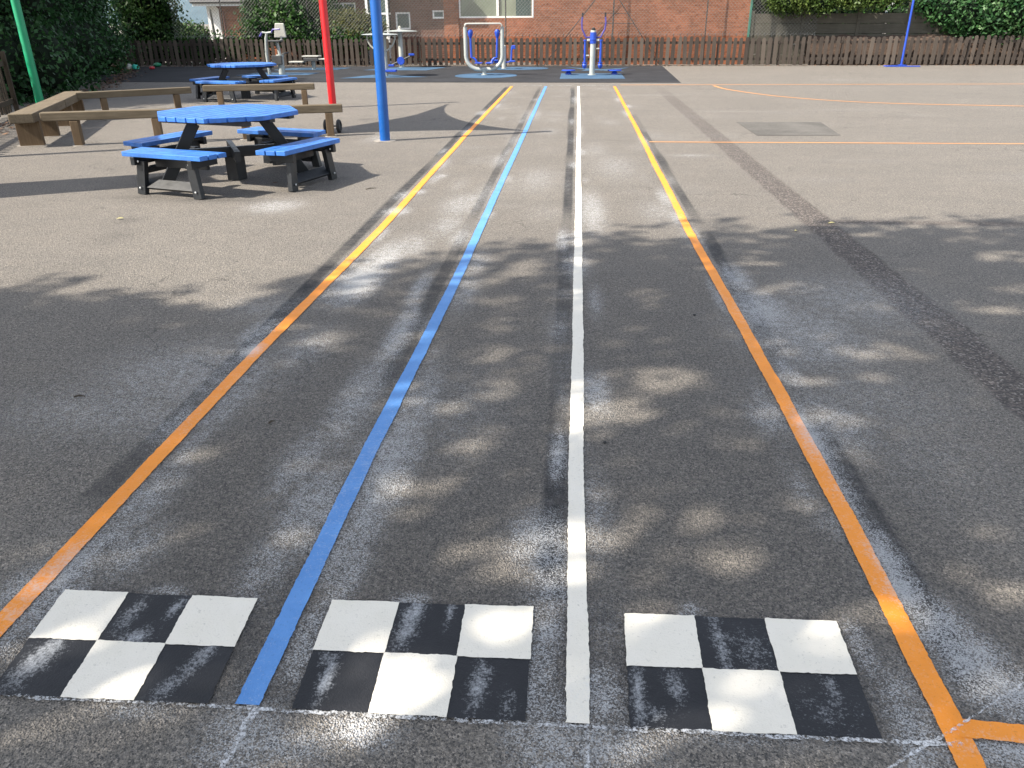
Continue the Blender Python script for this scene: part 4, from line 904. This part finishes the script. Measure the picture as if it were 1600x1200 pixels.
b.add(vs, [(4 * i + j, 4 * i + 4 + j, 4 * i + 5 + j, 4 * i + 1 + j) for i in range(n) for j in range(3)])
tag(b.build('soil_bank', M['soil'], smooth=True), 'brown leaf mould banked between pickets and concrete wall', None, None, 'structure')

# distant hill
b = MB(); n = 60; vs = []
for i in range(n + 1):
    x = -420 + i * 12; t = (x + 195) / 190; hz = 26 * math.exp(-t * t) * (1 + .05 * mnoise.noise(Vector((x * .05, 0, 0)))) + 3
    vs += [(x, 330, -5), (x, 400, hz * .75), (x, 470, hz), (x, 600, -5)]
b.add(vs, [(4 * i + j, 4 * i + 4 + j, 4 * i + 5 + j, 4 * i + 1 + j) for i in range(n) for j in range(3)])
tag(b.build('hills', M['hill'], smooth=True), 'wooded hill on the horizon, distance haze in its colour', None, None, 'structure')

# ------------------------------------------------------------------ gym equipment
def arc(c, r, a0, a1, n, plane='xz'):
    out = []
    for i in range(n + 1):
        a = a0 + (a1 - a0) * i / n; u, v = r * math.cos(a), r * math.sin(a)
        out.append(Vector((c[0] + u, c[1], c[2] + v)) if plane == 'xz' else Vector((c[0] + u, c[1] + v, c[2])))
    return out
Z0 = .0165
# U-frame elliptical walker
u = empty('swing_walker', (-2.77, 25.73, Z0), 'white U-shaped frame walker with two blue hanging footplates', 'gym machine')
wd, ht = .56, 1.40; rC = .40
path = [Vector((-wd, 0, ht - .05))] + [Vector((-wd, 0, .75))] + arc((-wd + rC, 0, .16 + rC), rC, math.pi, 1.5 * math.pi, 8) + arc((wd - rC, 0, .16 + rC), rC, 1.5 * math.pi, 2 * math.pi, 8) + [Vector((wd, 0, .75)), Vector((wd, 0, ht - .05))]
b = MB(); b.tube(path, .060, 12); b.build('frame', M['steel'], u, smooth=True)
b = MB(); b.tube([Vector((-wd, 0, ht - .06))] + arc((-wd + .07, -.10, ht - .03), .07, math.pi, math.pi / 2, 4) + arc((wd - .07, -.10, ht - .03), .07, math.pi / 2, 0, 4) + [Vector((wd, 0, ht - .06))], .024, 8); b.build('handrail', M['plate'], u, smooth=True)
b = MB(); b.lathe((0, 0, 0), [(.10, 0), (.10, .015), (.058, .016), (.058, .15)], 16); b.build('foot', M['steel'], u, smooth=True)
for s_ in (-1, 1):
    b = MB(); b.lathe((s_ * (wd - .15), 0, 1.18), [(.035, -.14), (.06, -.08), (.08, 0), (.08, .05), (.05, .10)], 12)
    hb2 = b.build('hanger_joint', M['blue2'], u, smooth=True)
    b = MB(); b.tube([(s_ * (wd - .15), 0, 1.10), (s_ * (wd - .17), 0, .50)] + [(s_ * (wd - .17 - .16 * math.sin(t)), 0, .50 - .16 * (1 - math.cos(t))) for t in (.5, 1.0, 1.5)] + [(s_ * .13, 0, .33)], .034, 10); b.build('swing_arm', M['blue2'], u, smooth=True)
    b = MB(); b.box((s_ * .17, -.02, .345), (.22, .34, .03)); b.build('footplate', M['blue2'], u, bevel=.008)
    b = MB(); b.tube([(s_ * wd, 0, ht - .10), (s_ * (wd - .10), 0, 1.20)], .02, 8); b.build('bracket', M['dgrey'], u)
# short white post behind
sp_ = empty('short_post_trainer', (-2.45, 29.1, Z0), 'short white post with blue pedals behind the U-frame', 'gym machine')
b = MB(); b.lathe((0, 0, 0), [(.09, 0), (.09, .012), (.075, .013), (.075, .72), (.03, .75)], 16); b.build('shaft', M['plate'], sp_, smooth=True)
b = MB(); b.tube([(.06, 0, .20), (.25, 0, .22), (.28, 0, .70)], .03, 8); b.tube([(-.05, 0, .22), (-.32, 0, .2)], .03, 8); b.build('arm', M['blue2'], sp_, smooth=True)
for c_, d_ in (((.34, 0, .68), (.13, .10, .12)), ((-.32, 0, .26), (.24, .2, .05)), ((.3, -.1, .24), (.2, .2, .05))):
    b = MB(); b.box(c_, d_); b.build('pad', M['blue2'], sp_, bevel=.015)
# twin pedal machine
tw = empty('twin_pedal_trainer', (.53, 25.68, Z0), 'white post trainer with blue collar and raised purple blue handles', 'gym machine')
b = MB(); b.lathe((0, 0, 0), [(.13, 0), (.13, .015), (.082, .016), (.082, 1.06)], 18); b.build('shaft', M['steel'], tw, smooth=True)
b = MB(); b.lathe((0, 0, 0), [(.095, .88), (.095, .97), (.105, .975), (.105, 1.01), (.095, 1.015), (.092, 1.19)], 18); b.build('collar', M['blue2'], tw, smooth=True)
b = MB(); b.lathe((0, 0, 0), [(.085, 1.19), (.08, 1.24)], 18); b.build('collar_ring', M['plate'], tw, smooth=True)
b = MB(); b.lathe((0, 0, 0), [(.058, 1.24), (.058, 1.285), (.03, 1.315)], 14); b.build('cap', M['blackr'], tw, smooth=True)
pp = simple('purple_blue_steel', (.06, .05, .27), .4, .06, 3)
for s_ in (-1, 1):
    b = MB(); b.tube([(s_ * .09, 0, 1.05), (s_ * .22, 0, 1.05), (s_ * .34, 0, 1.28), (s_ * .355, 0, 1.45), (s_ * .34, .02, 1.60)], .024, 8); b.build('handle', pp, tw, smooth=True)
    b = MB(); b.tube([(s_ * .34, .02, 1.60), (s_ * .335, .03, 1.72)], .028, 8); b.build('grip', M['blackr'], tw, smooth=True)
    b = MB(); b.box((s_ * .14, 0, .975), (.09, .08, .06)); b.build('joint', M['plate'], tw, bevel=.01)
    b = MB(); b.tube([(s_ * .235, 0, .99), (s_ * .235, 0, .36)], .033, 10); b.lathe((s_ * .235, 0, .94), [(.05, 0), (.05, .05)], 12); b.build('hanging_arm', M['blue2'], tw, smooth=True)
    b = MB(); b.lathe((s_ * .235, 0, .20), [(.03, -.02), (.06, .02), (.075, .08), (.05, .12), (.07, .14), (.07, .16)], 12); b.build('weight', M['blue2'], tw, smooth=True)
    b = MB(); b.box((s_ * .15, -.02, .55 if s_ < 0 else .74), (.09, .04, .035)); b.build('stop', M['plate'], tw, bevel=.006)
for s_, x in ((-1, -.19), (1, 1.22)):
    st = empty('step_stool', (x, 25.9, Z0), ('small blue disc step on the mat nearer the blue lane line' if s_ < 0 else 'small blue disc step on the mat by the open corner of the rubber surface'), 'step', 'blue disc steps of the twin pedal machine')
    b = MB(); b.lathe((0, 0, 0), [(.10, 0), (.09, .05), (.05, .09), (.05, .10)], 14); b.build('stem', M['blue2'], st, smooth=True)
    b = MB(); b.lathe((0, 0, 0), [(.20, .10), (.215, .112), (.215, .125), (.20, .135)], 20); b.build('disc', M['blue2'], st, smooth=True)
# post with disc and pedals
wp = empty('disc_post_trainer', (-6.22, 30.0, Z0), 'white post with horizontal grey disc and blue pedal crank', 'gym machine')
b = MB(); b.lathe((0, 0, 0), [(.12, 0), (.12, .015), (.088, .016), (.082, 1.25), (.05, 1.27), (.05, 1.33), (.02, 1.36)], 16); b.build('shaft', M['plate'], wp, smooth=True)
b = MB(); b.lathe((.02, 0, 1.17), [(.10, -.02), (.55, .0), (.60, .012), (.55, .025), (.12, .06)], 26); b.build('disc', M['steel'], wp, smooth=True)
b = MB(); b.lathe((0, 0, 0), [(.13, -.05), (.14, 0), (.13, .05)], 16); b.v = [tuple(Vector((q[0], q[2] - .12, q[1] + .22))) for q in b.v]; b.build('hub', M['blue2'], wp, smooth=True)
b = MB(); b.tube([(-.36, -.12, .08), (.46, -.12, .42)], .028, 8); b.build('crank', M['dgrey'], wp, smooth=True)
for x, z in ((-.34, .07), (.42, .43)):
    b = MB(); b.box((x, -.2, z), (.2, .14, .07)); b.build('pedal', M['blue2'], wp, bevel=.012)
hp2 = empty('hoop_trainer', (-5.72, 25.2, Z0), 'pale grey hoop handle trainer mostly hidden behind the blue pole', 'gym machine')
xo = -1.2 * 0
b = MB(); b.tube([(0, 0, 0), (0, 0, 1.15)], .06, 12); b.build('shaft', M['steel'], hp2, smooth=True)
b = MB(); b.lathe((-.12, 0, 1.15), [(.08, -.02), (.50, .0), (.56, .012), (.50, .025), (.10, .05)], 26); b.build('disc', M['steel'], hp2, smooth=True)
b = MB(); b.tube([Vector((-.50, -.05, 1.14)), Vector((-.50, -.05, 1.02))] + arc((-.08, -.05, 1.12), .42, math.pi, 2 * math.pi, 14)[1:-1] + [Vector((.34, -.05, 1.02)), Vector((.34, -.05, 1.14))], .026, 8); b.build('hoop', M['plate'], hp2, smooth=True)
b = MB(); b.box((.16, -.1, .16), (.36, .2, .06)); b.build('footplate', M['blue2'], hp2, bevel=.01)
# seated machine
sm = empty('seated_trainer', (-9.45, 26.2, Z0), 'grey seated exercise machine with pale back plate and blue handle', 'gym machine')
b = MB(); b.lathe((0.13, 0, 0), [(.10, 0), (.10, .5), (.12, .52), (.12, .58)], 12); b.tube([(.13, 0, .55), (.10, 0, .80), (.06, 0, .96)], .05, 10); b.build('pillar', M['steel'], sm, smooth=True)
b = MB(); b.box((.04, 0, .97), (.36, .34, .05)); b.build('seat', M['dgrey'], sm, bevel=.015)
b = MB(); b.tube([(.16, .05, .98), (.20, .10, 1.0), (.19, .12, 1.12)], .03, 8); b.build('back_stem', M['plate'], sm, smooth=True)
b = MB(); poly = [(-.20, 0), (.20, 0), (.16, .42), (-.13, .42)]; b.v = []; b.prism(poly, -.025, .025); b.v = [(q[0] + .17, .12 + q[2], 1.0 + q[1] + .06) for q in b.v]; b.build('backrest', M['plate'], sm, bevel=.03)
b = MB(); b.tube([(-.28, 0, 0), (-.30, 0, .6), (-.26, 0, 1.05), (-.22, 0, 1.2), (-.36, 0, 1.22)], [.05, .05, .045, .04, .035], 10); b.tube([(-.22, 0, 1.2), (-.06, 0, 1.22)], .035, 8); b.build('handle_post', M['steel'], sm, smooth=True)
b = MB(); b.tube([(-.06, 0, 1.22), (.0, -.02, 1.30), (.24, -.04, 1.31)], .025, 8); b.build('handle', pp, sm, smooth=True)
b = MB(); b.tube([(-.36, 0, 1.22), (-.45, 0, 1.10)], .03, 8); b.build('handle', pp, sm, smooth=True)
b = MB(); b.box((.05, -.05, .42), (.32, .2, .26)); b.tube([(-.1, 0, .30), (-.28, 0, .12)], .03, 8); b.tube([(.2, 0, .6), (.42, 0, .64)], .025, 8); b.build('crank_case', M['dgrey'], sm, bevel=.02)
# low bench platform
lb = empty('platform_bench', (-9.12, 28.85, Z0), 'low stepped platform bench with three pale boards', 'gym machine')
b = MB(); b.lathe((.02, 0, 0), [(.07, 0), (.07, .36)], 12); b.build('stem', M['steel'], lb, smooth=True)
b = MB(); b.box((0, 0, .32), (.5, .5, .10)); b.build('carrier', M['dgrey'], lb, bevel=.01)
for c, d in (((-.02, 0, .42), (.58, .42, .045)), ((-.55, 0, .24), (.50, .38, .045)), ((.45, 0, .33), (.42, .38, .045))):
    b = MB(); b.box(c, d); b.build('board', M['plate'], lb, bevel=.012)

# netball post
nb = empty('netball_post', (11.32, 30.21, 0), 'slim blue netball post on a flat cross base', 'sports post')
b = MB(); b.tube([(0, 0, .02), (0, 0, 3.05)], .035, 12); b.build('shaft', M['blue2'], nb, smooth=True)
b = MB(); b.box((0, -.15, .018), (1.15, .10, .03)); b.box((-.12, .22, .019), (.95, .10, .03), R(24)); b.box((0, 0, .05), (.16, .16, .03)); b.build('base', M['blue2'], nb, bevel=.006)
b = MB(); b.tube(arc((0, -.34, 3.0), .19, 0, 2 * math.pi, 20, 'xy')[:-1], .01, 6, closed=True); b.tube([(0, 0, 3.0), (0, -.15, 3.0)], .012, 6); b.build('ring', M['blue2'], nb, smooth=True)

# ------------------------------------------------------------------ small things
wl = empty('axle_wheels', (-3.72, 12.42, 0), 'pair of small black wheels on an axle by the end beam post', 'wheels')
for s_ in (-1, 1):
    b = MB(); b.tube([Vector((s_ * .10, .075 * math.cos(t), .1 + .075 * math.sin(t))) for t in np.linspace(0, 2 * math.pi, 21)[:-1]], .028, 8, closed=True); tyre = b.build('wheel', M['blackr'], wl, smooth=True)
    b = MB(); b.lathe((0, 0, 0), [(.06, -.012), (.06, .012)], 14); b.v = [(s_ * .10 + q[2], q[0], .1 + q[1]) for q in b.v]; b.build('hub', M['dgrey'], tyre)
b = MB(); b.tube([(-.1, 0, .1), (.1, 0, .1)], .012, 8); b.build('axle', M['dgrey'], wl)
b = MB(); c = Vector((-16.05, 28.7, 0)); b.prism([(-.45, -.18), (.35, -.22), (.5, .15), (-.2, .3)], .015, .03); b.add([(-.45, -.18, .03), (.2, -.21, .03), (.15, -.35, .16), (-.4, -.3, .18)], [(0, 1, 2, 3)])
o = b.build('cardboard_sheet', M['card']); o.location = c; tag(o, 'crumpled cardboard sheet lying against the hedge foot', 'cardboard')
def blobthing(name, x, y, r, mat, label, cat, sq=.7):
    b = MB(); b.lathe((0, 0, 0), [(r * .4, 0), (r * .9, r * .3 * sq), (r, r * sq), (r * .85, r * 1.5 * sq), (r * .3, r * 1.95 * sq)], 12); o = b.build(name, mat, None, smooth=True); o.location = (x, y, .02); return tag(o, label, cat)
blobthing('paper_cup', -15.75, 28.75, .10, M['whitepl'], 'small white litter on the cardboard by the hedge', 'litter', 1.0)
blobthing('plastic_ball', -15.50, 28.7, .13, M['turq'], 'turquoise plastic ball beside the cardboard', 'ball')
blobthing('plastic_cone', -15.0, 28.9, .10, M['redpl'], 'small red plastic marker right of the turquoise ball', 'marker', .5)
blobthing('plastic_cone', -15.6, 30.5, .15, M['greenpl'], 'small green plastic marker at the fence foot', 'marker', .5)
def leaf(px, py, s, rz, mat, label, name='fallen_leaf', cat='leaf'):
    x, y = g2(px, py); b = MB(); pts = [(-.5, 0, .0), (-.2, .2, .12), (.2, .22, .16), (.5, .02, .03), (.2, -.2, .10), (-.2, -.18, .08)]
    b.add([(q[0] * s, q[1] * s, q[2] * s + .003) for q in pts] + [(0, 0, .012)], [(i, (i + 1) % 6, 6) for i in range(6)][::-1]); o = b.build(name, mat); o.location = (x, y, .004); o.rotation_euler = (0, 0, rz)
    m_ = o.modifiers.new('thickness', 'SOLIDIFY'); m_.thickness = .0015
    return tag(o, label, cat)
leaf(188, 343, .065, .3, M['yleaf'], 'pale yellow leaf on sunlit tarmac before the picnic table')
leaf(1299, 350, .06, .1, M['yleaf'], 'yellow leaf lying where the trench strip meets the seam')
leaf(1243, 362, .04, 1.0, M['yleaf'], 'small yellow leaf left of the trench strip')
leaf(430, 287, .06, .5, M['brleaf'], 'brown leaf under the front edge of the picnic table')
def twig(px, py, L_, rz, label):
    x, y = g2(px, py); b = MB(); b.tube([(-L_ / 2, 0, .008), (0, L_ * .1, .012), (L_ / 2, 0, .008)], [.004, .005, .002], 6); o = b.build('twig', M['bark'], None); o.location = (x, y, 0); o.rotation_euler = (0, 0, rz); tag(o, label, 'twig')
twig(125, 622, .05, .2, 'short dark twig on shaded tarmac left of the orange line')
twig(580, 296, .12, .6, 'dark twig on sunlit tarmac between picnic table and orange line')
twig(425, 662, .03, .9, 'tiny dark twig between the orange and blue lines')
def pebble(px, py, r, label):
    x, y = g2(px, py); b = MB(); b.lathe((0, 0, 0), [(r * .5, 0), (r, r * .4), (r * .8, r * .8), (r * .2, r)], 7); o = b.build('pebble', M['blackr'], None, smooth=True); o.location = (x, y, 0); tag(o, label, 'pebble')
pebble(945, 692, .008, 'dark pebble between the white and right orange lines'); pebble(1085, 493, .010, 'small dark stone in the lane nearest the trench strip')
# leaf litter along the hedge foot and the far fence
V = []; r_ = np.random.default_rng(5); n = 2600
tt = r_.random(n); hx = np.interp(tt, np.linspace(0, 1, len(hp)), [q[0] for q in hp]) + 1.35 + np.abs(r_.normal(0, .28, n)); hy = np.interp(tt, np.linspace(0, 1, len(hp)), [q[1] for q in hp]) - .2 + r_.normal(0, .3, n)
k = r_.random(n) < .35; hx[k] = r_.uniform(-18, 17, k.sum()); hy[k] = 30.9 - np.abs(r_.normal(0, .12, k.sum()))
k2 = (r_.random(n) < .2) & ~k; tq = r_.random(k2.sum()); hx[k2] = -10.55 + tq * 3.2 + r_.random(k2.sum()) * .5; hy[k2] = 15.1 - tq * 7.8
s = r_.uniform(.02, .06, n); a = r_.uniform(0, 6.3, n)
P = np.column_stack([hx, hy, np.full(n, .018)]); t = np.column_stack([np.cos(a), np.sin(a), r_.normal(0, .2, n)]) * s[:, None]; b_ = np.column_stack([-np.sin(a), np.cos(a), r_.normal(0, .2, n)]) * s[:, None] * .6
Vv = np.stack([P - t, P + b_, P + t, P - b_], 1).reshape(-1, 3)
tag(np_mesh('leaf_litter', Vv, np.arange(4 * n).reshape(n, 4), M['brleaf']), 'brown dead leaves along the foot of hedge and fence', None, None, 'stuff')
